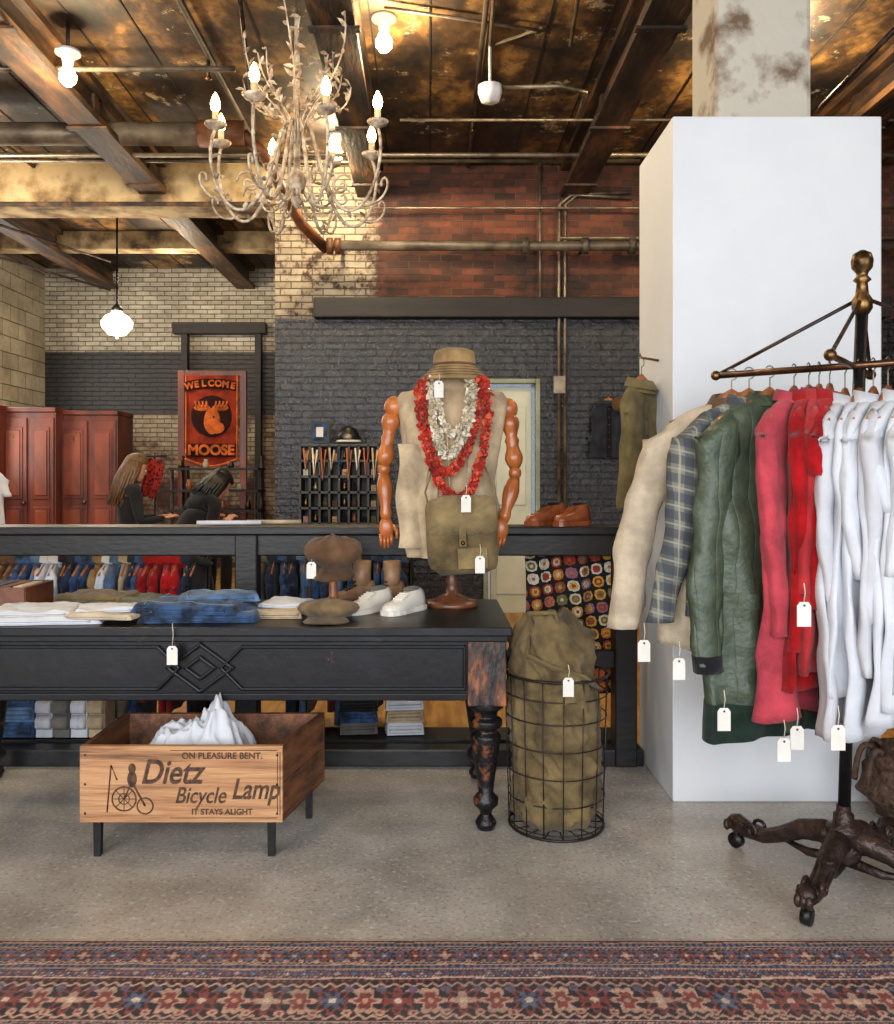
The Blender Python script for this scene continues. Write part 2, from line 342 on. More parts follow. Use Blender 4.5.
# ---------------------------------------------------------------- TABLE
TZ=.847
b=B('display_table'); x0,x1,y0,y1=-2.2,.33,3.4,4.2
b.bb(x0,x1,y0,y1,TZ-.035,TZ,wornblack); b.bb(x0+.015,x1-.015,y0+.012,y1-.012,TZ-.06,TZ-.035,wornblack)
az0,az1=.545,TZ-.06
b.bb(x0+.04,x1-.16,y0+.05,y0+.08,az0,az1,wornblack); b.bb(x0+.04,x1-.04,y1-.08,y1-.05,az0,az1,wornblack)
b.bb(x0+.05,x0+.08,y0+.1,y1-.1,az0,az1,wornblack); b.bb(x1-.08,x1-.05,y0+.1,y1-.1,az0,az1,wornblack)
b.bb(x0+.04,x1-.16,y0+.035,y0+.05,az0,az0+.03,wornblack)
def strip(p,q,w=.012):
    (xa,za),(xb,zb_)=p,q; L=math.hypot(xb-xa,zb_-za); a=math.atan2(zb_-za,xb-xa)
    b.box(((xa+xb)/2,y0+.04,(za+zb_)/2),(L+w,.028,w),wornblack,(0,-a,0))
cx=-.93; zc=(az0+az1)/2+.012; hh=.085
xa,xb=x1-.19,x0+.19
for p,q in(((cx+.17,zc+hh),(xa,zc+hh)),((xa,zc+hh),(xa,zc-hh)),((xa,zc-hh),(cx+.17,zc-hh)),((cx+.17,zc-hh),(cx+.085,zc)),((cx+.085,zc),(cx+.17,zc+hh)),
           ((cx-.17,zc+hh),(xb,zc+hh)),((xb,zc+hh),(xb,zc-hh)),((xb,zc-hh),(cx-.17,zc-hh)),((cx-.17,zc-hh),(cx-.085,zc)),((cx-.085,zc),(cx-.17,zc+hh))): strip(p,q)
for k in(1,.45):
    w_,h_=.13*k,.095*k
    for i in range(4):
        pts=[(cx-w_,zc),(cx,zc+h_),(cx+w_,zc),(cx,zc-h_)]; strip(pts[i],pts[(i+1)%4],.014)
for lx,ly,wd in((x1-.1,y0+.1,wornwood),(x0+.1,y0+.1,wornwood),(x1-.1,y1-.1,wornblack),(x0+.1,y1-.1,wornblack)):
    b.box((lx,ly,(az0+az1)/2-.01),(.155,.155,az1-az0+.02),wd)
    b.lathe([(.02,0),(.035,.005),(.045,.03),(.03,.055),(.022,.065),(.03,.085),(.05,.105),(.052,.13),(.03,.155),(.036,.2),(.048,.28),(.058,.35),(.064,.39),(.045,.405),(.045,.415),(.068,.43),(.068,.455),(.045,.465),(.05,.49),(.074,.505),(.074,.53),(.06,.54)],(lx,ly,0),legpaint,20)
b.build(origin=(-.93,3.8,0),bevel=.004)
def tag(b,p,yaw=0,L=.07,sc=1):
    T=Matrix.Translation(p)@Matrix.Rotation(yaw,4,'Z')
    b.tube([(0,0,L),(.004,0,L*.5),(0,0,.0)],.0018,strm,4,T=T)
    w,h=.017*sc,.030*sc
    b.loft([[(-w,yy,-h*2),(w,yy,-h*2),(w,yy,-.012),(w*.6,yy,0),(-w*.6,yy,0),(-w,yy,-.012)] for yy in(-.0015,.0015)],tagm,False,True,T)
    b.ell((0,-.003,-.011),(.004,.001,.004),brown_f,6,T=T,k=4)
# ---------------------------------------------------------------- CRATE
b=B('wooden_crate')
fl,fr_,bl,br_=(-1.322,3.22),(-.557,3.22),(-1.30,3.66),(-.455,3.66)
def panel(p,q,z0,z1,m,t=.022,planks=2):
    p=Vector((*p,0));q=Vector((*q,0)); d=(q-p); L=d.length; a=math.atan2(d.y,d.x)
    for i in range(planks):
        h=(z1-z0)/planks; b.box(((p.x+q.x)/2,(p.y+q.y)/2,z0+h*(i+.5)),(L,t,h-.003),m,(0,0,a))
cz0,cz1=.145,.435
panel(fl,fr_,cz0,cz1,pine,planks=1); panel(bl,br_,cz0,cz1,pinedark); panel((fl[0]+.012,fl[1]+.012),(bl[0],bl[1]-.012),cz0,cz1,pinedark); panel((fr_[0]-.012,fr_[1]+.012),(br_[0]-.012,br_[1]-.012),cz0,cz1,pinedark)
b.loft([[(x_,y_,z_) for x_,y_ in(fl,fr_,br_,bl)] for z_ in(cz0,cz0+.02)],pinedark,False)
for (x_,y_) in((fl[0]+.05,3.26),(fr_[0]-.05,3.26),(bl[0]+.06,3.62),(br_[0]-.06,3.62)):
    b.box((x_,y_,.075),(.03,.03,.15),blackmetal,taper=.85)
for x_ in(fl[0]+.02,fr_[0]-.02):
    for z_ in(.18,.29,.40): b.ell((x_,3.208,z_),(.005,.002,.005),iron,6,k=4)
crate=b.build(origin=(-.93,3.44,0),bevel=.003)
fy=3.208
def cx2(px): return X(px,3.208)
def cz2(py): return Z(py,3.208)
text('Dietz',(cx2(171),fy,cz2(773)),.128,ink,crate,shear=.3,offset=.0018,sx=.82)
text('Bicycle',(cx2(200),fy,cz2(796)),.086,ink,crate,shear=.3,offset=.0006,sx=.80)
text('Lamp',(cx2(255),fy,cz2(790)),.108,ink,crate,shear=.3,offset=.0014,sx=.76)
text('ON PLEASURE BENT.',(cx2(222),fy,cz2(756)),.033,ink,crate,offset=.0004); text('IT STAYS ALIGHT',(cx2(222),fy,cz2(812)),.030,ink,crate,offset=.0004)
b=B('line_art')
def circ(cx,cz,r,t=.004): b.tube([(cx+r*cos(a*pi/12),fy,cz+r*sin(a*pi/12)) for a in range(24)],t,ink,5,loop=True)
w1x,w1z=cx2(124),cz2(799); w2x,w2z=cx2(145),cz2(806)
circ(w1x,w1z,.045,.003); circ(w2x,w2z,.03,.003); circ(w1x,w1z,.02,.002)
for a in range(8): b.tube([(w1x,fy,w1z),(w1x+.045*cos(a*pi/4),fy,w1z+.045*sin(a*pi/4))],.0016,ink,4)
b.tube([(w1x,fy,w1z),(w1x+.03,fy,w1z+.065),(w2x,fy,w2z)],.004,ink,5); b.ell((w1x+.03,fy,w1z+.115),(.014,.003,.02),ink); b.ell((w1x+.03,fy,w1z+.075),(.018,.003,.032),ink)
b.tube([(cx2(107),fy,cz2(812)),(cx2(111),fy,cz2(765)),(cx2(117),fy,cz2(780))],.003,ink,5)
for xx in(cx2(280),cx2(277.5)): b.tube([(xx,fy,cz2(815)),(xx,fy,cz2(752))],.0014,ink,4)
b.tube([(cx2(170),fy,cz2(750.5)),(cx2(277),fy,cz2(750.5))],.0014,ink,4); b.tube([(cx2(170),fy,cz2(818)),(cx2(277),fy,cz2(818))],.0014,ink,4)
la=b.build(); la.parent=crate; la.location=-crate.location
# ---------------------------------------------------------------- cloth helpers
def slab(b,c,w,d,h,m,yaw=0,seed=0,wr=.012,n=40,irr=.06,seam=None):
    T=Matrix.Translation(c)@Matrix.Rotation(yaw,4,'Z')
    def f(u,v,top=True,lift=0):
        a=u*2-1;q=v*2-1
        nn=noise.noise(Vector((a*1.3+seed,q*1.3,seed)))
        x=a*w/2*(1+irr*nn+.03*noise.noise(Vector((a*5,q*5,seed)))); y=q*d/2*(1+irr*noise.noise(Vector((a*2,q*2+seed,3+seed))))
        e=max(0,(1-abs(a)**14))*max(0,(1-abs(q)**14)); e=e**.3
        rid=1-2*abs(noise.noise(Vector((x*6+seed+y*5,y*8,seed))))
        z=h*e+wr*e*(.5*noise.noise(Vector((x*9+seed,y*16,seed)))+.3*noise.noise(Vector((x*30,y*24+seed,1)))+.7*rid)+lift
        return (x,y,max(z,.001) if top else 0)
    b.grid(f,n,n,m,T=T); b.grid(lambda u,v:f(u,v,False),8,8,m,T=T)
    for k in range(1,3):
        b.tube([Vector((f(u/14,.01)[0],f(u/14,.01)[1]-.002,h*k/3)) for u in range(1,14)],h*.16,m,6,T=T)
    if seam:
        for v_ in(.2,.8): b.tube([Vector(f(u/20,v_,True,.001)) for u in range(1,20)],.0022,seam,5,T=T)
        for u_ in(.12,): b.tube([Vector(f(u_,v/20,True,.001)) for v in range(1,20)],.0035,seam,5,T=T)
b=B('folded_tshirts'); tz=TZ+.001
slab(b,(X(52,3.62),3.62,tz),.48,.34,.024,whitef,.1,1,.012); slab(b,(X(112,3.6),3.58,tz+.02),.30,.24,.018,beige,-.1,5,.012)
slab(b,(X(38,3.62),3.62,tz+.024),.34,.26,.022,whitef,.15,9,.014); slab(b,(X(106,3.6),3.62,tz+.036),.24,.18,.016,whitef,.25,19,.012)
b.build(origin=(X(60,3.6),3.6,tz))
b=B('folded_green_shirt'); slab(b,(X(112,3.95),3.97,tz),.44,.30,.035,fab('sage_cloth',(96,98,76),.65),.1,3,.02); slab(b,(X(98,3.95),3.95,tz+.035),.32,.22,.022,olive,-.1,13,.018); b.build(origin=(X(105,3.95),3.93,tz))
dl=fab('denim_light',(92,122,160),.55); sm_=fab('denim_seam',(120,134,150),.7)
b=B('folded_jeans'); slab(b,(X(203,3.62),3.68,tz),.50,.36,.035,denim,.05,7,.014,44,seam=sm_); slab(b,(X(193,3.62),3.64,tz+.036),.44,.28,.032,denim,-.12,17,.016,44,seam=sm_)
slab(b,(X(213,3.62),3.72,tz+.066),.34,.2,.026,dl,.25,27,.016,seam=sm_); tag(b,(X(173,3.395),3.385,TZ-.07),0,.09,1.25); b.build(origin=(X(203,3.6),3.62,tz))
b=B('folded_linens'); slab(b,(X(276,3.75),3.75,tz),.24,.30,.03,cream,.1,4,.012); slab(b,(X(285,3.75),3.8,tz+.03),.2,.2,.02,whitef,-.2,14,.012); b.build(origin=(X(276,3.75),3.75,tz))
bx=mat('small_box_wood',(110,62,38),(60,34,24),scale=8,rough=.5)
b=B('wooden_tray'); xc,yc=X(2,3.85),3.85
for dx,dy,w_,d_ in((0,-.14,.34,.015),(0,.14,.34,.015),(-.165,0,.015,.28),(.165,0,.015,.28)): b.box((xc+dx,yc+dy,TZ+.06),(w_,d_,.12),bx)
b.box((xc,yc,TZ+.01),(.33,.28,.018),bx)
for i in range(5): b.box((xc-.12+i*.06,yc,TZ+.07),(.045,.2,.1),[cream,olive,denim,bx,beige][i])
b.build(origin=(xc,yc,TZ),bevel=.003)
b=B('crumpled_cloth')
def crum(u,v):
    a=u*2-1;q=v*2-1; x=X(198,3.45)+a*.23; y=3.44+q*.15
    e=max(0,1-a**4)*max(0,1-q**4)
    pk=.13*math.exp(-((a-.42)**2)/.09-((q+.2)**2)/.5)
    rg=1-abs(noise.noise(Vector((a*2.4,q*2.4,4))))*2.4
    rg2=1-abs(noise.noise(Vector((a*5+q*2,q*5,9))))*2.4
    return (x+.03*noise.noise(Vector((a*3,q*3,8))),y,.17+(.22+.055*rg+.022*rg2+pk)*e**.5)
b.grid(crum,80,70,whitef); b.build(origin=(X(195,3.45),3.44,.17),solid=.004)
# ---------------------------------------------------------------- duffel + wire basket
bc=(X(556,3.55),3.55)
b=B('canvas_duffel_bag'); rings=[]
for i in range(64):
    t=i/63; z=.03+t*.84; r=.178
    if t<.05: r*=.8+4*t
    if t>.80: r*=max(.05,math.cos((t-.80)/.20*1.35))**.5
    ox=-.05*max(0,t-.55)*2; oy=0
    row=[]
    for j in range(80):
        a=2*pi*j/80
        d=.010*sin(3*a+z*9)+.03*noise.noise(Vector((cos(a)*1.7,sin(a)*1.7,z*5)))+.030*(1-abs(noise.noise(Vector((cos(a)*2.2,sin(a)*2.2,z*13+cos(a)*2))))*2.6)+.006*noise.noise(Vector((cos(a)*9,sin(a)*9,z*40)))
        q=max(.02,r+d*(1 if t<.9 else .4)-.014); 
        row.append((bc[0]+ox+q*cos(a),bc[1]+oy+q*sin(a),z+.04*noise.noise(Vector((cos(a)*2,sin(a)*2,z*3)))*(t>.1)))
    rings.append(row)
b.loft(rings,olive)
b.tube([(bc[0]-.12,bc[1]-.1,.80),(bc[0]-.14,bc[1]-.17,.74),(bc[0]-.05,bc[1]-.2,.70),(bc[0]+.08,bc[1]-.19,.66),(bc[0]+.15,bc[1]-.14,.6)],.016,khaki,8,flat=.5)
b.tube([(bc[0]-.1,bc[1]-.1,.84),(bc[0]-.13,bc[1]-.12,.9),(bc[0]-.02,bc[1]-.1,.9),(bc[0]+.0,bc[1]-.1,.83)],.01,khaki,8)
tag(b,(bc[0]+.015,bc[1]-.225,.665),0,.05,1.25); b.build(origin=(*bc,0))
wire=mat('basket_wire',(60,50,46),(28,24,24),rough=.45,metal=.6)
b=B('wire_basket')
def rad(z): return .195+.018*z/.65
for z in(.012,.03,.14,.25,.36,.47,.56,.64):
    r=rad(z); b.tube([(bc[0]+r*cos(a*pi/20),bc[1]+r*sin(a*pi/20),z) for a in range(40)],.006 if z in(.012,.64) else .0026,wire,5,loop=True)
for k in range(16):
    a=2*pi*k/16; b.tube([(bc[0]+rad(z)*cos(a),bc[1]+rad(z)*sin(a),z) for z in(.012,.3,.64)],.0026,wire,5)
    b.tube([(bc[0],bc[1],.012),(bc[0]+.19*cos(a),bc[1]+.19*sin(a),.012)],.003,wire,4)
b.build(origin=(*bc,0))
# ---------------------------------------------------------------- mannequin
MX,MD=X(452,4.0),3.98
b=B('dress_form_mannequin')
wd=mat('turned_wood',(190,110,54),(116,58,28),scale=10,rough=.28,stretch=(1,1,.3),bump=.1)
wdd=mat('dark_turned_wood',(110,66,42),(70,40,26),scale=10,rough=.35)
b.lathe([(.02,0),(.118,0),(.122,.012),(.115,.024),(.085,.03),(.05,.05),(.028,.06),(.024,.1),(.03,.12),(.022,.14),(.022,.3)],(MX,MD,TZ),wdd,28)
def ring(z,hw,th,n=40,p=.85,dx=0):
    return [(MX+dx+hw*(1 if cos(a)>0 else -1)*abs(cos(a))**p, MD+th*(1 if sin(a)>0 else -1)*abs(sin(a))**p, z) for a in [2*pi*j/n for j in range(n)]]
def torso(off=0,z0=1.1,z1=1.99):
    prof=[(1.08,.17,.11),(1.2,.2,.13),(1.32,.19,.125),(1.44,.175,.115),(1.56,.2,.13),(1.68,.225,.14),(1.76,.24,.13),(1.81,.245,.11),(1.845,.22,.085),(1.87,.14,.07),(1.89,.08,.06),(1.95,.065,.055),(1.98,.06,.05)]
    return [(z,h+off,t+off) for z,h,t in prof if z0<=z<=z1]
b.loft([ring(*p) for p in torso()],linen)
def vest():
    pr=torso(.018,1.0,1.86); pr=[(z,h+.012*max(0,(1.5-z))*4,t) for z,h,t in pr]
    pp=[]
    for i in range(len(pr)-1):
        for k in range(4):
            q=k/4; pp.append(tuple(pr[i][c]*(1-q)+pr[i+1][c]*q for c in range(3)))
    pp.append(pr[-1]); rs=[]
    for z,h,t in pp:
        row=[]
        g=.28+.25*max(0,(z-1.5))
        for j in range(61):
            a=-pi/2+g+(2*pi-2*g)*j/60
            f=.010*sin(a*9+z*7)*max(0,1.85-z)*1.5+.012*noise.noise(Vector((cos(a)*4,sin(a)*4,z*7)))
            row.append((MX+(h+f)*(1 if cos(a)>0 else -1)*abs(cos(a))**.85, MD+(t+f)*(1 if sin(a)>0 else -1)*abs(sin(a))**.85,z))
        rs.append(row)
    b.loft(rs,cream,True,False,closed=False)
vest()
b.grid(lambda u,v:(MX-.25+.13*u+.01*sin(v*9),MD-.135-.02*sin(u*5)-.01*sin(v*7),1.60-.47*v),10,16,cream)
b.tube([(MX-.03,MD-.165,1.7),(MX-.02,MD-.15,1.5),(MX-.01,MD-.14,1.3)],.007,cream,6,flat=.5)
def limb(pts,rad_): 
    b.spin(P(*pts[0]),P(*pts[1]),rad_,wd)
ua=[.02,.038,.044,.04,.032,.026,.034,.028,.032,.04,.043,.036,.024]
sh=lambda px,py,D,r:b.ell(P(px,py,D),(r,r*.9,r*1.1),wd)
fa=[.022,.03,.037,.036,.03,.024,.028,.022]
sh(394,407,3.97,.046); limb(((392,412,3.97),(384,466,3.95)),ua); sh(384,469,3.95,.03); limb(((384,473,3.95),(386,520,3.92)),fa)
sh(508,409,3.97,.046); limb(((509,414,3.97),(515,468,3.95)),ua); sh(515,473,3.95,.03); limb(((515,477,3.95),(503,522,3.9)),fa)
for p0,dr in((P(386,519,3.92),Vector((.02,-.15,-1))),(P(503,521,3.9),Vector((-.25,-.2,-1)))):
    dr.normalize(); b.ell(p0+dr*.04,(.034,.02,.05),wd)
    sg_=1 if p0.x<MX else -1
    for k in range(4):
        o=Vector(((k-1.5)*.016,0,0)); L=(.055,.066,.062,.048)[k]
        b.tube([p0+dr*.07+o,p0+dr*(.07+L*.5)+o+Vector((0,-.006,0)),p0+dr*(.07+L)+o+Vector((0,.004,0))],[.0085,.008,.006],wd,7)
    b.tube([p0+dr*.03+Vector((sg_*.03,0,0)),p0+dr*.055+Vector((sg_*.05,-.01,0)),p0+dr*.09+Vector((sg_*.05,-.015,0))],[.01,.009,.007],wd,7)
b.build(origin=(MX,MD,TZ))
def lei(name,W,Hh,z0,m1,m2,seed,r=.02,asym=0,npet=6,fr=.018):
    random.seed(seed); b=B(name); n=int((W+Hh)*300)
    for i in range(n):
        th=2*pi*i/n; s_=sin(th)
        if s_>0: p=Vector((MX+W*cos(th)*(1-.15*s_)+asym*s_,MD-.12-.045*min(1,s_*2.5),z0-Hh*s_**.9))
        else: p=Vector((MX+W*.9*cos(th),MD-.12+.2*min(1,-s_*2),z0+.02))
        if s_>0: p.y-=.012*sin(pi*s_)
        for k in range(npet):
            R=Euler((random.uniform(0,6.3),random.uniform(0,6.3),random.uniform(0,6.3))).to_matrix().to_4x4()
            o=Vector((random.gauss(0,1),random.gauss(0,1),random.gauss(0,1))).normalized()*fr*random.random()
            T=Matrix.Translation(p+o)@R; q=r*random.uniform(.6,1.1)
            vs=[(0,0,0)]+[(q*cos(a)*(1 if a_i%2 else .7),q*sin(a)*(1 if a_i%2 else .7),q*.5) for a_i,a in enumerate([j*pi/3 for j in range(6)])]
            b.add(vs,[(0,j+1,(j+1)%6+1) for j in range(6)],m1 if random.random()<.65 else m2,False,T)
    b.build(origin=(MX,MD,z0))
rp=fab('red_petal',(186,42,28),.7); rp2=fab('coral_petal',(212,92,62),.8); wp=fab('white_petal',(222,212,190),.85); wp2=fab('cream_petal',(190,170,136),.85)
lei('flower_garland',.158,.50,1.85,rp,rp2,1,.019,.02,7,.021); lei('flower_garland',.135,.40,1.87,rp,rp2,2,.018,-.03,7,.019)
lei('flower_garland',.10,.33,1.88,wp,wp2,3,.018,-.015,7,.020); lei('flower_garland',.075,.24,1.885,wp,wp2,5,.016,0,6,.016)
b=B('bucket_hat'); b.lathe([(.001,.118),(.06,.122),(.088,.112),(.096,.095),(.1,.045),(.104,.038),(.135,.006),(.168,-.026),(.166,-.032),(.13,-.005),(.1,.02),(.09,.03),(.085,.1),(.001,.105)],(MX+.01,MD-.01,1.925),hatm,32,sy=.95)
for k in range(4): b.tube([(MX+.01+(.115+k*.014)*cos(a*pi/16),MD-.01+(.115+k*.014)*.95*sin(a*pi/16),1.925+.030-k*.0135) for a in range(32)],.0015,brown_f,4,loop=True)
b.tube([(MX+.01+.102*cos(a*pi/16),MD-.01+.097*sin(a*pi/16),1.972) for a in range(32)],.006,brown_f,6,loop=True)
b.build(origin=(MX,MD,1.93))
b=B('canvas_shoulder_bag')
T=Matrix.Translation((X(462,3.8),3.80,1.19))@Matrix.Rotation(-.05,4,'Y')
def sq(hw,hh,y,n=44,p=.4): return [(hw*(1 if cos(a)>0 else -1)*abs(cos(a))**p,y+.012*noise.noise(Vector((cos(a)*3,y*9+5,sin(a)*3))),hh*(1 if sin(a)>0 else -1)*abs(sin(a))**p+.016*noise.noise(Vector((cos(a)*2,y*9,sin(a)*2)))) for a in [2*pi*j/n for j in range(n)]]
b.loft([sq(.13,.15,.05),sq(.155,.17,.03),sq(.16,.175,0),sq(.155,.17,-.035),sq(.13,.15,-.05),sq(.05,.06,-.058)],olive,T=T)
bagt=fab('bag_flap',(138,118,82),.7)
b.loft([sq(.158,.085,.0),sq(.16,.09,-.03),sq(.15,.085,-.058),sq(.07,.03,-.066)],bagt,T=T@Matrix.Translation((0,-.005,.085)))
b.box((0,-.066,-.0),(.03,.01,.09),bagt,T=T); b.ell((0,-.072,-.03),.01,brass,T=T)
for s_ in(-1,1): b.tube([(s_*.14,0,.12),(s_*.155,.0,.2),(s_*.12,.03,.3)],.011,bagt,8,T=T,flat=.4)
b.box((.04,-.06,-.10),(.13,.012,.09),bagt,T=T)
tag(b,(X(466,3.7),3.70,Z(495,3.70)),0,.05,1.25); tag(b,(X(480,3.7),3.70,Z(556,3.70)),0,.05,1.25); b.build(origin=(X(462,3.8),3.8,1.02))
b=B('price_tag'); tag(b,(X(439,3.72),3.78,Z(380,3.75)),.3,.03,1.25); b.build()
# ---------------------------------------------------------------- caps
def cap(b,c,m,r=.13,yaw=0,tilt=0,fl=1):
    T=Matrix.Translation(c)@Matrix.Rotation(yaw,4,'Z')@Matrix.Rotation(tilt,4,'X')@Matrix.Diagonal((1,1,fl,1))
    rings=[]
    for z,k in((0,.72),(.01,.76),(.03,.95),(.055,1.06),(.08,1.0),(.1,.8),(.112,.45),(.116,.02)):
        rings.append([(r*k*cos(a)*(1+.03*noise.noise(Vector((cos(a)*3,sin(a)*3,z*20)))),r*k*1.05*sin(a)-.02*(z/.1),z*(1-.15*sin(a))+.004*sin(8*a)) for a in [2*pi*j/48 for j in range(48)]])
    b.loft(rings,m,T=T); b.ell((0,0,.116),.012,m,8,T=T)
    def br(u,v):
        a=-pi*.16-pi*.68*u; q=r*.7+v*.085*sin(pi*u)**.6; return (q*cos(a)*1.0,q*sin(a)*1.05,.012-.02*v*v-.012*abs(cos(a))*v)
    b.grid(br,20,6,m,T=T); b.grid(lambda u,v:tuple(Vector(br(u,v))-Vector((0,0,.006))),20,6,m,T=T)
b=B('cap_stand'); cx_,cd=X(334,4.0),3.97
b.lathe([(.02,0),(.095,0),(.1,.012),(.09,.02),(.03,.03),(.02,.05),(.02,.16),(.03,.2),(.06,.24),(.07,.27),(.06,.3),(.02,.31)],(cx_,cd,TZ),hangwood,24); 
tag(b,(X(312,3.85),3.83,Z(562,3.83)),0,.05,1.25); b.build(origin=(cx_,cd,TZ))
b=B('newsboy_cap'); cap(b,(cx_,cd-.01,TZ+.205),brown_f,.128,.1,.3,1.15); b.build(origin=(cx_,cd,TZ+.205))
b=B('newsboy_cap'); cap(b,(X(328,3.6),3.63,TZ+.010),fab('tan_cap',(126,104,74),.62),.125,0,-.02,.62); b.build(origin=(X(328,3.6),3.63,TZ+.005))
# ---------------------------------------------------------------- shoes
def shoe(b,c,yaw,up,sole,L=.28,high=.09,heel=.02,shaft=0):
    T=Matrix.Translation(c)@Matrix.Rotation(yaw,4,'Z')
    st=[(-.0,.5,.55),(.04,.78,.95),(.15,.92,1),(.3,.9,.98),(.42,.85,.78),(.55,.9,.6),(.7,1,.48),(.85,.92,.42),(.95,.66,.34),(1,.3,.2)]
    R=[];S2=[]
    for t,w,h in st:
        x=t*L; hw=w*.047; hz=h*high
        row=[]
        for j in range(20):
            a=2*pi*j/20; ca,sa=cos(a),sin(a)
            row.append((x,hw*(1 if ca>0 else -1)*abs(ca)**.7,.018+hz*(max(0,sa))**.8 - .0))
        R.append(row)
        S2.append([(x+(-.004 if t<.1 else .004 if t>.9 else 0),(hw+.005)*c_,zz) for c_,zz in((-1,0),(1,0),(1,.022),(-1,.022))])
    b.loft(R,up,T=T); b.loft(S2,sole,False,T=T)
    b.ell((.26*L,0,.018+high*.93),(.2*L,.028,.012),black_f if up is not wl_ else grey_f,T=T)  # dark ellipsoid stands in for the shade inside the ankle opening
    for k in range(4): b.box((L*(.47+.06*k),0,.018+high*(.74-.07*k)),(.006,.05,.008),sole,T=T)
    if shaft:
        b.lathe([(.04,.06),(.042,.12),(.046,.16+shaft),(.038,.16+shaft),(.034,.1)],(L*.27,0,0),up,20,T,sy=.85)
wl_=mat('white_leather',(216,212,202),(196,190,178),scale=8,rough=.4,bump=.05)
b=B('white_shoes'); shoe(b,(X(388,3.9),3.92,TZ+.001),-2.2,wl_,wl_,.27,.085); shoe(b,(X(420,3.85),3.9,TZ+.001),-2.15,wl_,wl_,.27,.085); b.build(origin=(X(395,3.8),3.82,TZ))
bl_=mat('brown_leather',(164,86,44),(104,50,26),scale=12,rough=.35,bump=.1)
b=B('leather_shoes'); shoe(b,(X(566,4.38),4.46,zt+.001),-2.6,bl_,bl_,.24,.10); shoe(b,(X(588,4.38),4.44,zt+.001),-2.4,bl_,bl_,.24,.10); b.build(origin=(X(570,4.4),4.38,zt))
bo=mat('tan_boot',(150,116,84),(96,68,48),scale=10,rough=.5)
b=B('ankle_boots'); shoe(b,(X(374,4.1),4.12,TZ+.001),-2.6,bo,black_f,.24,.09,shaft=.04); shoe(b,(X(402,4.1),4.13,TZ+.001),-2.4,bo,black_f,.24,.09,shaft=.04); b.build(origin=(X(380,4.1),4.08,TZ))
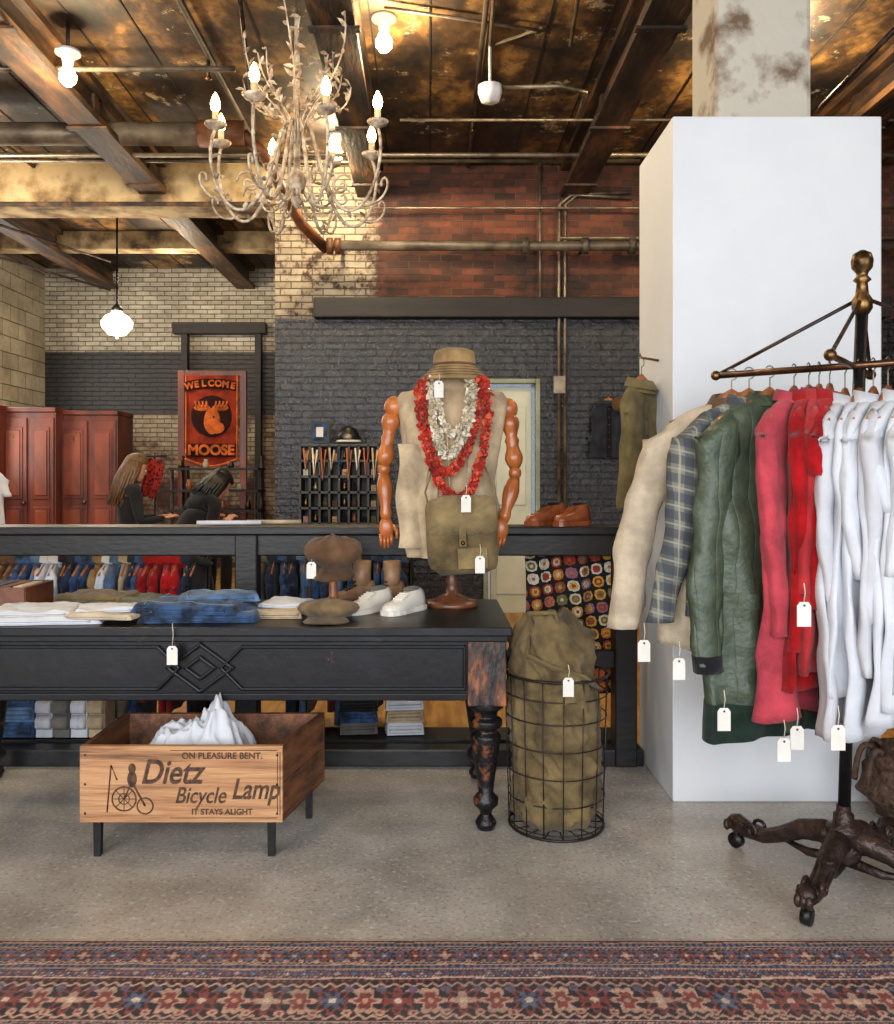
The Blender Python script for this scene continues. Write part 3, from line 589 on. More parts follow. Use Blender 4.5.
# ---------------------------------------------------------------- GARMENTS
def sg(v): return 1 if v>=0 else -1
def garment(b,loc,yaw,m,w=.46,L=.7,sl=.5,sr=.065,th=.08,flare=1.05,seed=0,spread=.05,n=56,nz=38,fold=.014,collar=True,placket=None,pockets=None,hang=True,hook=.12,neck=.065,cuff=None,hem=None):
    T=Matrix.Translation(loc)@Matrix.Rotation(yaw,4,'Z')
    def surf(a,t,off=0):
        if t<.12:
            q=t/.12; hw=neck+(w/2-neck)*q**.85; z=-.095*q**1.5; tk=.03+(th/2-.03)*q; fq=0
        else:
            q=(t-.12)/.88; hw=w/2*(1+(flare-1)*q-.07*sin(pi*min(1,q*1.3))); z=-.095-(L-.095)*q; tk=th/2*(1+.35*q); fq=q
        x=(hw+off)*sg(cos(a))*abs(cos(a))**.75; y=(tk+off)*sg(sin(a))*abs(sin(a))**.75
        rid=1-2.4*abs(noise.noise(Vector((x*5+seed,z*4+x*3,seed*1.3))))
        fo=fold*(fq**.7)*(sin(x*34+seed*1.7+2.2*sin(z*2.2+seed))+.5*noise.noise(Vector((x*14,z*5,seed))))+fold*.7*noise.noise(Vector((x*7+seed,z*7,sg(y)*3)))+fold*.6*rid*min(1,t*6)
        if t>.9: z+=.03*noise.noise(Vector((x*6,seed,1)))*(t-.9)*10
        return (x,y+fo,z)
    b.loft([[surf(2*pi*j/n,i/(nz-1)) for j in range(n)] for i in range(nz)],m,T=T)
    for s_ in(-1,1):
        if sl<=0: break
        rr=[];k=max(6,int(sl*34)); x0=s_*(w/2-.035)
        for i in range(k+1):
            t=i/k; ph=seed+s_
            cx_=x0+s_*(spread*(t**.8))+.012*sin(t*7+ph); cy=.02*sin(t*3+ph)-.015*t; cz=-.075-sl*t
            r1=sr*(1-.32*t)*(1+.06*sin(t*22+ph)); 
            if i==0: r1*=.55
            row=[]
            for j in range(18):
                a=2*pi*j/18; q=1+.22*noise.noise(Vector((cos(a)*2,sin(a)*2,t*11*sl+ph)))
                row.append((cx_+r1*q*cos(a)*(1.0),cy+r1*q*.62*sin(a),cz+ (.04*cos(a)*s_*-1 if i<2 else 0)))
            rr.append(row)
        b.loft(rr,m,T=T)
        if cuff: b.loft([[(p[0]+(p[0]-x0)*.02,p[1]*1.05,p[2]) for p in rr[-3]],[(p[0],p[1]*1.08,p[2]-.002) for p in rr[-1]]],cuff,T=T)
    if collar:
        cm=collar if collar is not True else m
        rs=[]
        for z,k,dy in((-.03,1.25,0),(.0,1.05,0),(.028,.95,.004),(.03,1.1,.006),(-.012,1.5,0)):
            rs.append([((neck)*k*cos(a),.048*k*sin(a)+dy,z+.015*sin(a)) for a in [2*pi*j/26 for j in range(26)]])
        b.loft(rs,cm,cap=False,T=T)
    elif collar is None:
        b.tube([((neck+.004)*cos(a),.034*sin(a),-.004+.006*sin(a)) for a in [2*pi*j/24 for j in range(24)]],.007,m,6,loop=True,T=T)
    def patch(a0,a1,t0,t1,off,mm,nu=8,nv=12): b.grid(lambda u,v:surf(a0+(a1-a0)*u,t0+(t1-t0)*v,off),nu,nv,mm,T=T)
    if placket:
        patch(-pi/2-.07,-pi/2+.07,.04,.99,.005,placket,4,38)
        for k in range(6): 
            p=surf(-pi/2,.1+.14*k,.009); b.ell(p,(.007,.003,.007),brown_f,8,T=T,k=5)
    if pockets:
        for a0,a1 in((-pi/2-.95,-pi/2-.35),(-pi/2+.35,-pi/2+.95)):
            for t0,t1 in pockets: patch(a0,a1,t0,t1,.007,m); patch(a0,a1,t0-.01,t0+.035,.011,m)
    if hem: b.loft([[surf(2*pi*j/n,t,.004) for j in range(n)] for t in(.9,.95,1.0)],hem,cap=False,T=T)
    if hang:
        hw=w/2-.03
        b.tube([(-hw,0,-.075),(-hw*.5,0,-.03),(-.035,0,.018),(0,0,.034),(.035,0,.018),(hw*.5,0,-.03),(hw,0,-.075)],[.009,.012,.017,.023,.017,.012,.009],hangwood,8,T=T,flat=.6)
        b.tube([(0,0,.03),(0,0,.05),(0,.0,hook-.06)]+[(.0+.022*cos(a)-0.0,0,hook-.02+.022*sin(a)) for a in [-pi/2+i*pi/7 for i in range(0,10)]],.0025,conduit,5,T=T)
    return surf
def plaid(name,base,l1,l2,sc=9):
    m,nt,bs=newmat(name); tc=N(nt,'ShaderNodeTexCoord'); sp=N(nt,'ShaderNodeSeparateXYZ'); nt.links.new(tc.outputs['Object'],sp.inputs[0])
    ax=math_(nt,'MULTIPLY',math_(nt,'ADD',sp.outputs[0],math_(nt,'MULTIPLY',sp.outputs[1],.3)),sc); az=math_(nt,'MULTIPLY',math_(nt,'ADD',sp.outputs[2],math_(nt,'MULTIPLY',sp.outputs[0],.25)),sc)
    fx=math_(nt,'FRACT',ax); fz=math_(nt,'FRACT',az)
    c=mixc(nt,math_(nt,'MULTIPLY',math_(nt,'GREATER_THAN',fx,.5),.6),lin(base),lin(l1)); c=mixc(nt,math_(nt,'MULTIPLY',math_(nt,'GREATER_THAN',fz,.5),.6),c,lin(l1))
    for f in(fx,fz): c=mixc(nt,math_(nt,'MULTIPLY',math_(nt,'LESS_THAN',math_(nt,'ABSOLUTE',math_(nt,'SUBTRACT',f,.25)),.045),.6),c,lin(l2))
    nz=N(nt,'ShaderNodeTexNoise',Scale=30.0,Detail=4.0); nt.links.new(tc.outputs['Object'],nz.inputs['Vector']); c=mixc(nt,math_(nt,'MULTIPLY',nz.outputs['Fac'],.4),c,lin(l1))
    nt.links.new(c,bs.inputs['Base Color']); bs.inputs['Roughness'].default_value=.9; return m
pl=plaid('brown_blue_plaid',(118,120,112),(42,48,58),(166,156,130),17)
quilt,nt,bs=newmat('quilted_nylon')
tc=N(nt,'ShaderNodeTexCoord'); sp=N(nt,'ShaderNodeSeparateXYZ'); nt.links.new(tc.outputs['Object'],sp.inputs[0])
w1=math_(nt,'ABSOLUTE',math_(nt,'SINE',math_(nt,'MULTIPLY',math_(nt,'ADD',sp.outputs[0],math_(nt,'MULTIPLY',sp.outputs[1],.8)),42)))
nq=N(nt,'ShaderNodeTexNoise',Scale=22.0,Detail=5.0); nt.links.new(tc.outputs['Object'],nq.inputs['Vector'])
hq=math_(nt,'ADD',math_(nt,'MULTIPLY',math_(nt,'POWER',w1,.35),.4),nq.outputs['Fac']); bp=N(nt,'ShaderNodeBump',Strength=.7,Distance=.012); nt.links.new(hq,bp.inputs['Height']); nt.links.new(bp.outputs[0],bs.inputs['Normal'])
nt.links.new(mixc(nt,nq.outputs['Fac'],lin((32,46,36)),lin((80,90,70))),bs.inputs['Base Color']); bs.inputs['Roughness'].default_value=.5
# front rack
C=Vector((1.48,2.98,0)); bd=Vector((.795,-.607,0)); BZ=1.84
def bp_(s): 
    p=C+bd*(s-.478); return p
b=B('garment_rack')
b.tube([C+Vector((-.03,0,.22)),C+Vector((0,0,1.2)),C+Vector((.035,0,2.05))],.021,blackmetal,14)
top=C+Vector((.035,0,-.06))
b.lathe([(.022,2.08),(.034,2.1),(.034,2.13),(.022,2.15),(.018,2.19),(.03,2.2),(.018,2.215),(.02,2.225),(.034,2.243),(.037,2.268),(.030,2.292),(.010,2.304),(.001,2.306)],top,brass,20)
pe=Vector((-bd.y,bd.x,0))
b.tube([bp_(0)+Vector((0,0,BZ)),bp_(.956)+Vector((0,0,BZ))],.013,darkbrass,12)
for e in(bp_(0.0),bp_(.956)): b.ell(e+Vector((0,0,BZ)),.019,brass); b.tube([top+Vector((0,0,2.14)),e+Vector((0,0,BZ))],.007,iron,8); 
for k in(-1,1): b.tube([top+Vector((0,0,2.14)),C+pe*.33*k+Vector((0,0,BZ+.0))],.007,iron,8); b.ell(C+pe*.33*k+Vector((0,0,BZ)),.02,brass); b.tube([C+Vector((0,0,BZ)),C+pe*.33*k+Vector((0,0,BZ))],.011,darkbrass,8)
hub=C+Vector((-.03,0,0))
b.lathe([(.03,.10),(.055,.12),(.065,.16),(.05,.185),(.058,.21),(.058,.225),(.036,.235),(.034,.27),(.024,.28),(.024,.30)],hub,iron,20)
for fx,fy_ in((1.22,2.75),(1.2,3.33),(1.78,2.72),(1.78,3.3)):
    f=Vector((fx,fy_,0)); d=f-hub; d.z=0; sd=Vector((-d.y,d.x,0)).normalized(); ZV=Vector((0,0,1))
    pts=[hub+ZV*.17,hub+d*.18+ZV*.185,hub+d*.36+ZV*.165,hub+d*.54+ZV*.12,hub+d*.72+ZV*.085,hub+d*.88+ZV*.085,hub+d*1.0+ZV*.10]
    b.tube(pts,[.045,.042,.036,.030,.027,.030,.036],iron,12)
    for sgn in(-1,1):
        b.tube([p+sd*sgn*.022+ZV*.012 for p in pts[1:]],[.014,.013,.012,.011,.012,.014],iron,6)
        c0=hub+d*.80+ZV*.10
        b.tube([c0+sd*sgn*.03+(d.normalized()*cos(a*.6)+ZV*sin(a*.6))*(.03-.002*a) for a in range(12)],.007,iron,6)
    b.tube([hub+ZV*.11,hub+d*.3+ZV*.09,hub+d*.5+ZV*.10],[.022,.016,.008],iron,8)
    for q in(.25,.42,.6): b.ell(hub+d*q+ZV*(.215-.17*q+.01),(.02,.02,.014),iron,8)
    b.ell(f+ZV*.10,(.036,.036,.03),iron,12)
    for k in(-1,0,1): b.ell(f+d.normalized()*.03+sd*k*.018+ZV*.085,(.014,.014,.022),iron,8)
    b.tube([f+sd*-.014+ZV*.030,f+sd*.014+ZV*.030],.029,blackmetal,14)
    b.tube([f+ZV*.09,f+ZV*.03],.013,iron,8)
b.build(origin=C)
def hangat(name,s,yaw,m,tags=(),dz=0,**k):
    b=B(name); p=bp_(s); hk=.11; loc=(p.x,p.y,BZ-hk+dz)
    garment(b,loc,math.radians(yaw),m,hook=hk+.02-dz,**k)
    for (px,py,D) in tags: tag(b,P(px,py,D),0,.06,1.3)
    b.build(origin=loc)
hangat('canvas_jacket',.06,-4,beige,w=.52,L=.93,sl=.78,sr=.085,th=.12,seed=2,spread=.20,collar=brown_f,placket=beige,pockets=((.3,.45),(.62,.8)),fold=.022,tags=((679,658,3.05),(644,640,3.05)))
hangat('plaid_flannel_shirt',.125,9,pl,w=.50,L=.78,sl=.74,sr=.075,th=.08,seed=5,spread=.13,placket=pl,fold=.02)
hangat('quilted_jacket',.20,22,quilt,w=.54,L=1.22,sl=.90,sr=.085,th=.11,seed=7,spread=.06,placket=quilt,pockets=((.6,.8),),cuff=black_f,hem=fab('dark_green_hem',(36,54,46),.7),fold=.024,tags=((724,708,2.9),))
hangat('pink_sweatshirt',.285,46,pink,w=.48,L=1.12,sl=.75,sr=.06,th=.08,seed=9,spread=.02,fold=.02,tags=((797,726,2.8),(784,738,2.8)))
hangat('red_shirt',.335,52,red,w=.44,L=1.02,sl=.8,sr=.05,th=.06,seed=11,spread=.01,fold=.02,tags=((804,602,2.7),))
hangat('red_shirt',.37,54,fab('brick_red_cotton',(176,46,50),.75),w=.42,L=.95,sl=.6,sr=.05,th=.05,seed=12,spread=.01)
hangat('red_shirt',.405,55,red,w=.42,L=.72,sl=.2,sr=.07,th=.05,seed=13,spread=.02)
WL=(1.14,.98,1.12,.90,1.05,1.0,.95,.9); WS=(.62,.0,.52,.66,.3,.5,.6,.3)
for i,s_ in enumerate((.455,.50,.545,.59,.635,.68,.73,.78)):
    hangat('white_shirt',s_,50-2*i,whitef if i%3 else fab('offwhite',(186,187,193),.93,bump=.12),w=.47,L=WL[i],sl=WS[i],sr=.052,th=.05,seed=20+i*3.3,spread=.0,fold=.017,flare=1.12,collar=None if i%2 else True,dz=-.02,placket=whitef if i in(0,3) else None,tags=((838,725,2.62),) if i==2 else ())
b=B('olive_jacket'); garment(b,(1.0,4.02,Z(385,4.0)),math.radians(42),khaki,w=.30,L=.58,sl=.5,sr=.040,th=.06,seed=31,spread=-.02,placket=khaki,hook=.13,fold=.015)
b.build(origin=(1.0,4.02,1.9))
b=B('wall_hook'); b.tube([(1.081,4.02,Z(360,4.0)),(1.0,4.02,Z(357,4.0)),(.99,4.02,Z(353,4.0))],.006,brass,8); b.build()
# ---------------------------------------------------------------- racks behind the rail
random.seed(5)
cols=[denim,black_f,brown_f,denim,cream,denim,dl,fab('burgundy',(92,34,34)),grey_f,denim,fab('rust',(140,76,46)),fab('navy',(34,42,64)),hatm,denim,whitef,dl]
def rackrow(name,xa,xb,D,ztop,cl,lens=(.55,.75)):
    b=B(name); b.tube([(xa-.05,D,ztop+.1),(xb+.05,D,ztop+.1)],.014,blackmetal,8)
    for xx in(xa-.04,xb+.04): b.tube([(xx,D,ztop+.1),(xx,D,0)],.014,blackmetal,8); b.tube([(xx,D-.22,.015),(xx,D+.22,.015)],.015,blackmetal,8)
    x=xa; i=0
    while x<xb:
        m=cl(i,x); Lx=random.uniform(*lens)
        garment(b,(x,D,ztop),math.radians(90+random.uniform(-8,8)),m,w=.40,L=Lx,sl=random.choice((0,.2,.45)),sr=.045,th=.04,seed=i,n=16,nz=9,fold=.008,spread=.0,hook=.12)
        x+=random.uniform(.04,.06); i+=1
    b.build(origin=((xa+xb)/2,D,0))
rackrow('clothing_rack',-2.95,-1.3,4.85,.98,lambda i,x: red if -1.62<x<-1.38 else (random.choice([denim,dl,brown_f,denim,olive]) if x<-2.2 else random.choice(cols)),(.7,.93))
rackrow('clothing_rack',-1.05,-.15,4.95,.98,lambda i,x: random.choice(cols),(.6,.93))
b=B('folded_denim_stack')
for k in range(3):
    slab(b,(X(25,4.55),4.5,.095+.08*k),.22,.16,.075,[denim,dl,denim][k],0,3+k,.012); slab(b,(X(405,4.6),4.52,.095+.065*k),.2,.12,.06,[whitef,cream,whitef][k],.1,9+k,.012); slab(b,(X(360,4.6),4.53,.095+.06*k),.2,.12,.055,[grey_f,denim,black_f][k],.1,11+k,.012)
for j in range(4): slab(b,(X(55+17*j,4.55),4.5,.095),.085,.16,.24,[whitef,grey_f,whitef,cream][j],0,6+j,.02)
b.bb(-3.1,1.0,4.4,4.62,.02,.09,rail_m); b.build(origin=(-1,4.5,0))
gm,nt,bs=newmat('granny_square_crochet'); tc=N(nt,'ShaderNodeTexCoord'); sp=N(nt,'ShaderNodeSeparateXYZ'); nt.links.new(tc.outputs['Object'],sp.inputs[0])
k=17; fx=math_(nt,'MULTIPLY',math_(nt,'ADD',sp.outputs[0],math_(nt,'MULTIPLY',sp.outputs[2],.15)),k); fz=math_(nt,'MULTIPLY',math_(nt,'SUBTRACT',sp.outputs[2],math_(nt,'MULTIPLY',sp.outputs[0],.15)),k)
cx_=math_(nt,'FLOOR',fx); cz_=math_(nt,'FLOOR',fz); ex=math_(nt,'ABSOLUTE',math_(nt,'SUBTRACT',math_(nt,'FRACT',fx),.5)); ez=math_(nt,'ABSOLUTE',math_(nt,'SUBTRACT',math_(nt,'FRACT',fz),.5))
mx=math_(nt,'ADD',math_(nt,'MULTIPLY',math_(nt,'MAXIMUM',ex,ez),.6),math_(nt,'MULTIPLY',math_(nt,'ADD',ex,ez),.26)); cb=N(nt,'ShaderNodeCombineXYZ'); nt.links.new(cx_,cb.inputs[0]); nt.links.new(cz_,cb.inputs[1])
def cellcol(seed):
    wn=nt.nodes.new('ShaderNodeTexWhiteNoise'); wn.noise_dimensions='3D'; a=nt.nodes.new('ShaderNodeVectorMath'); a.operation='ADD'; nt.links.new(cb.outputs[0],a.inputs[0]); a.inputs[1].default_value=(seed,seed*2,seed*3); nt.links.new(a.outputs[0],wn.inputs[0])
    cr=N(nt,'ShaderNodeValToRGB'); cr.color_ramp.interpolation='CONSTANT'; e=cr.color_ramp.elements; e[0].color=lin((206,156,60)); e[1].position=.2; e[1].color=lin((160,56,44))
    for p_,c_ in((.38,(210,200,176)),(.6,(120,110,60)),(.7,(200,110,50)),(.88,(150,100,120))): q=e.new(p_); q.color=lin(c_)
    nt.links.new(wn.outputs[0],cr.inputs[0]); return cr.outputs[0]
c=mixc(nt,math_(nt,'GREATER_THAN',mx,.12),cellcol(1),cellcol(2)); c=mixc(nt,math_(nt,'GREATER_THAN',mx,.25),c,cellcol(3)); c=mixc(nt,math_(nt,'GREATER_THAN',mx,.38),c,lin((22,20,20)))
nt.links.new(c,bs.inputs['Base Color']); bs.inputs['Roughness'].default_value=.95
n2=N(nt,'ShaderNodeTexVoronoi',Scale=120.0); nt.links.new(tc.outputs['Object'],n2.inputs['Vector']); bp=N(nt,'ShaderNodeBump',Strength=.9,Distance=.01); nt.links.new(n2.outputs['Distance'],bp.inputs['Height']); nt.links.new(bp.outputs[0],bs.inputs['Normal'])
b=B('crocheted_blanket'); xa,xb=X(524,4.5),X(613,4.5)
def bl2(u,v):
    x=xa+(xb-xa)*u; return (x+.01*sin(v*5),4.44+.02*sin(x*30+v*2)+.012*sin(x*55)+.02*v,1.10-.78*v)
b.grid(bl2,50,40,gm); b.build(solid=.01,origin=((xa+xb)/2,4.44,.3))
# ---------------------------------------------------------------- CHANDELIER
chm=mat('chalky_white_iron',(206,190,164),(108,84,62),scale=30,rough=.55,metal=.2,bump=.3)
bulb=emis('candle_bulb',(255,206,130),36.0); candle=mat('candle_sleeve',(214,190,148),(170,140,100),rough=.6)
CX,CD=X(297,3.5),3.5
b=B('chandelier'); zc=2.70
b.lathe([(.001,-.15),(.018,-.13),(.026,-.11),(.014,-.09),(.03,-.07),(.04,-.03),(.03,-.0),(.014,.02),(.011,.4),(.02,.42),(.012,.44),(.010,.64)],(CX,CD,zc),chm,16)
b.tube([(CX,CD,zc+.62),(CX,CD,CE)],.006,iron,6); b.lathe([(.07,0),(.07,-.02),(.02,-.05)],(CX,CD,CE),chm)
random.seed(14); bulbs=[]
def leaf(p,d,s=.05):
    d=Vector(d).normalized(); R=d.to_track_quat('X','Z').to_matrix().to_4x4()@Matrix.Rotation(random.uniform(-1.2,1.2),4,'X'); T=Matrix.Translation(p)@R
    b.add([(0,0,0),(s*.3,s*.2,.004),(s*.65,s*.17,.006),(s,0,-.003),(s*.65,-s*.17,.006),(s*.3,-s*.2,.004),(s*.5,0,-.004)],[(0,6,1),(1,6,2),(2,6,3),(3,6,4),(4,6,5),(5,6,0)],chm,True,T)
def arc(pl,r,nn=8): b.tube(pl,r,chm,nn)
def bez(ps,n=14):
    ps=[Vector(p) for p in ps]; out=[]
    for i in range(n+1):
        t=i/n; q=ps[:]
        while len(q)>1: q=[q[j].lerp(q[j+1],t) for j in range(len(q)-1)]
        out.append(q[0])
    return out
for k in range(8):
    a=2*pi*k/8+pi/8+.09; R=.355 if k%2 else .335
    def q(r,z,da=0): return Vector((CX+r*cos(a+da),CD+r*sin(a+da),zc+z))
    zz=.03*(k%2)
    path=bez([q(.02,.20),q(.10,.30),q(.10,-.34),q(.26,-.36),q(.42,-.06+zz),q(R,.12+zz)],24); arc(path,[.0082]*12+[.0066]*13)
    arc([q(.20+.05*(1-i/24)*cos(i*.42),-.07+.05*(1-i/24)*sin(i*.42)) for i in range(22)],.0045,6)
    arc(bez([q(.02,-.06),q(.09,-.20),q(.18,-.17),q(.19,-.08),q(.13,-.07),q(.14,-.11)],12),.005,6)
    arc(bez([q(.27,-.15),q(.35,-.19),q(.43,-.12),q(.42,-.03),q(.36,-.04),q(.37,-.09)],12),.005,6)
    c0=q(R,.12+zz)
    b.lathe([(.006,-.01),(.018,0),(.038,.01),(.044,.02),(.028,.016),(.015,.018)],c0,chm,14); b.lathe([(.0125,.012),(.013,.065),(.008,.067)],c0,candle,12)
    b.lathe([(.007,.065),(.017,.08),(.020,.097),(.014,.120),(.003,.142)],c0,bulb,12); bulbs.append(c0+Vector((0,0,.10)))
    for i in(4,8,13,17,19,21):
        leaf(path[i],(random.uniform(-1,1),random.uniform(-1,1),random.uniform(-.3,1)),.045)
    for sgn in(-1,1):
        hh=random.uniform(.32,.60); rr=random.uniform(.14,.36)
        br=bez([q(.015,.12),q(.03,.30,.2*sgn),q(rr,hh*.55,.35*sgn),q(rr*.9+.03,hh,.5*sgn)],12); arc(br,[.0045]*5+[.0033]*8,6)
        for i in range(4,13): 
            leaf(br[i],(random.uniform(-1,1),random.uniform(-1,1),random.uniform(-.2,1.2)),random.uniform(.035,.05))
            if i%2: leaf(br[i],(random.uniform(-1,1),random.uniform(-1,1),random.uniform(-.2,1.2)),random.uniform(.035,.05))
b.build(origin=(CX,CD,zc))
# ---------------------------------------------------------------- ceiling fixtures
bulb2=emis('bare_bulb',(255,222,160),55.0); milk=emis('milk_glass',(255,232,190),4.0)
lamps=[]
def ceilbulb(x,D,drop=0):
    b=B('ceiling_lamp_or_fill'); zt_=CE-drop
    if drop: b.tube([(x,D,CE),(x,D,zt_)],.015,iron,8)
    b.lathe([(.09,0),(.09,-.02),(.045,-.05),(.035,-.10),(.03,-.10)],(x,D,zt_),white,18); b.lathe([(.02,-.10),(.035,-.12),(.06,-.17),(.058,-.21),(.03,-.245),(.001,-.25)],(x,D,zt_),bulb2,16)
    b.build(origin=(x,D,zt_)); lamps.append((x,D,zt_-.34))
ceilbulb(X(384,6.1),6.1); ceilbulb(-2.62,6.15,.22)
ceilbulb(2.7,6.5); ceilbulb(-4.4,4.0); ceilbulb(-1.8,1.0); ceilbulb(4.6,3.0); ceilbulb(-.9,8.2)  # added bulbs, no known fixtures, to even out light at depth
b=B('pendant_lamp'); px,pd=X(117,10),10; pz=Z(322,10)
b.lathe([(.001,-.17),(.1,-.15),(.175,-.06),(.18,0),(.13,.07),(.07,.1),(.06,.13)],(px,pd,pz),milk,24); b.lathe([(.06,.12),(.07,.15),(.03,.2),(.012,.22),(.012,CE-pz)],(px,pd,pz),blackmetal,14)
b.lathe([(.001,-.2),(.02,-.19),(.001,-.16)],(px,pd,pz),milk); b.build(origin=(px,pd,pz)); 
# ---------------------------------------------------------------- background furniture
ward=mat('red_brown_wood',(120,52,30),(62,24,16),scale=4,rough=.4,stretch=(1,1,.3))
wpan=mat('panel_wood',(140,66,38),(84,36,20),scale=4,rough=.4,stretch=(1,1,.3))
for i,(pxa,pxb) in enumerate(((-24,0),(0,58),(58,120))):
    D=11.2+.25*i; xa,xb=X(pxa,D),X(pxb,D); zt2=Z(409+3*i,D)
    b=B('wardrobe'); b.bb(xa,xb-.03,D,D+.6,0,zt2,ward); b.bb(xa-.01,xb-.02,D-.04,D+.6,zt2,zt2+.06,ward); xm=(xa+xb)/2
    for (c0,c1) in((xa,xm),(xm,xb-.03)):
        b.bb(c0+.02,c1-.02,D-.03,D,.12,zt2-.08,ward)
        for z0,z1 in((.25,1.05),(1.15,zt2-.2)):
            if c1-c0>.3: b.bb(c0+.07,c1-.07,D-.045,D-.03,z0,z1,ward); b.bb(c0+.1,c1-.1,D-.06,D-.04,z0+.05,z1-.05,wpan)
    b.ell((xm-.05,D-.05,1.1),.03,brass); wo=b.build(origin=(xm,D+.3,0),bevel=.006)
    text('123'[i],(xm-.2 if i else xm,D-.068,zt2-.35),.16,brass,wo)
FD=10.2; xa,xb,za,zb2=X(181,FD),X(243,FD),Z(463,FD),Z(373,FD)
b=B('banner_frame'); 
for x_ in(xa,xb): b.bb(x_-.04,x_+.04,FD,FD+.06,0,zb2+.03,ward)
for z_ in(za,zb2,.4): b.bb(xa,xb,FD+.005,FD+.055,z_-.04,z_+.03,ward)
for x_ in(xa,xb): b.box((x_,FD+.03,.03),(.08,.6,.06),ward)
b.build(bevel=.005)
ban=fab('maroon_felt',(44,16,14),.6,scale=6); rust=fab('rust_felt',(150,50,26),.55,scale=5); org=fab('faded_orange_felt',(214,104,46),.55,scale=8)
b=B('welcome_banner'); w_=xb-xa-.1; h_=zb2-za-.06; xm=(xa+xb)/2; zm=(za+zb2)/2
def bn_(u,v):
    z0=za-.04+.09*abs(2*u-1)**1.5
    return (xa+.05+w_*u,FD-.012+.014*sin(u*11+v*2),z0+(zb2-.03-z0)*v)
b.grid(bn_,24,20,rust)
b.tube([tuple(Vector(bn_(u/20,0))+Vector((0,-.015,0))) for u in range(21)],.014,org,6)
for s_ in(0.02,.98): b.tube([tuple(Vector(bn_(s_,v/12))+Vector((0,-.015,0))) for v in range(13)],.010,org,6)
b.loft([[(xm+.34*t*w_/.68,FD-.032,zb2-.07-.04*t*t-dz_) for t in [i/8-1 for i in range(17)]] for dz_ in(0,.12)],ban,closed=False,cap=False)
b.ell((xm,FD-.024,zm+.02),(.25,.012,.25),ban,28)
b.ell((xm+.01,FD-.035,zm-.04),(.10,.008,.16),org); b.ell((xm+.07,FD-.036,zm-.12),(.09,.008,.07),org); b.ell((xm+.03,FD-.045,zm+.01),(.012,.006,.012),ban,8)
for s_ in(-1,1):
    b.ell((xm+s_*.11,FD-.036,zm+.12),(.10,.008,.04),org)
    for k in range(4): b.tube([(xm+s_*(.05+k*.04),FD-.036,zm+.12),(xm+s_*(.06+k*.045),FD-.036,zm+.20)],.014,org,5)
b.loft([[(xm-.29,FD-.033,z_),(xm+.29,FD-.033,z_)] for z_ in(za+.07,za+.23)],ban,closed=False,cap=False)
bo2=b.build(origin=(xm,FD,za))
for i,ch in enumerate('WELCOME'):
    t=(i-3)/3; text(ch,(xm+.26*t,FD-.045,zb2-.13-.03*t*t),.105,org,bo2,rot=(pi/2,t*.2,0),offset=.004)
text('MOOSE',(xm,FD-.045,za+.15),.165,org,bo2,offset=.006)
b=B('display_stand'); D=9.4
for px in(172,255): 
    for dy in(0,.4): b.tube([(X(px,D),D+dy,0),(X(px,D),D+dy,Z(455 if dy else 470,D))],.02,iron,8)
for py in(470,492,512): b.bb(X(168,D),X(258,D),D-.02,D+.42,Z(py,D),Z(py,D)+.025,tim)
for i in range(9): x_=X(178+i*8.5,D); h_=random.uniform(.06,.16); b.lathe([(.03,0),(.035,h_*.5),(.02,h_*.8),(.025,h_)],(x_,D+.1,Z((470,492,512)[i%3],D)+.025),[brass,bl_,iron,cream][i%4],10)
b.build(origin=(X(213,D),D,0))
D=8.45; xa,xb,za,zb2=X(300,D),X(378,D),Z(524,D),Z(445,D)
b=B('pigeonhole_shelf'); sh_=mat('dark_green_wood',(58,54,42),(32,30,26),scale=6,rough=.5)
b.bb(xa,xb,D+.26,D+.28,za,zb2,sh_); 
for i in range(6): z_=za+(zb2-za)*i/5; b.bb(xa,xb,D,D+.28,z_-.012,z_+.012,sh_)
for i in range(9): x_=xa+(xb-xa)*i/8; b.bb(x_-.01,x_+.01,D,D+.28,za,zb2,sh_)
b.build(origin=((xa+xb)/2,D,za)); b=B('shelf_trinkets'); random.seed(3)
for i in range(5):
    for j in range(8):
        x_=xa+(xb-xa)*(j+.5)/8; z_=za+(zb2-za)*i/5+.014; m=random.choice([brown_f,brass,brass,bl_,cream,denim,conduit,black_f,olive])
        k=random.random()
        if k<.4: b.lathe([(.02,0),(.03,.03),(.015,.07),(.02,.09)],(x_,D+.08,z_),m,10)
        elif k<.7: b.box((x_,D+.08,z_+.03),(.05,.05,.06),m)
for i in range(9): x_=xa+.04+i*.085; b.tube([(x_,D-.02,zb2-.03),(x_+.02,D-.04,zb2-.25-.05*(i%3)),(x_+.05,D-.03,zb2-.05)],.010,[wd,wp,bl_,wp2,denim][i%5],6)
b.build(origin=((xa+xb)/2,D,za))
b=B('shop_counter'); b.bb(X(285,8.3),X(395,8.3),8.3,8.85,0,za-.05,tim); b.bb(X(283,8.3),X(397,8.3),8.26,8.87,za-.05,za-.013,tim); b.build(origin=((xa+xb)/2,8.6,0),bevel=.01)
b=B('picture_frame'); c=P(320,432,8.5); b.box((c.x,8.5,zb2+.13),(.19,.02,.22),blackpaint,(-.1,0,0)); b.box((c.x,8.487,zb2+.13),(.14,.01,.17),denim,(-.1,0,0)); b.box((c.x,8.48,zb2+.13),(.07,.008,.10),tagm,(-.1,0,0)); b.box((c.x,8.55,zb2+.08),(.02,.1,.15),blackpaint,(.3,0,0)); b.build(origin=(c.x,8.5,zb2))
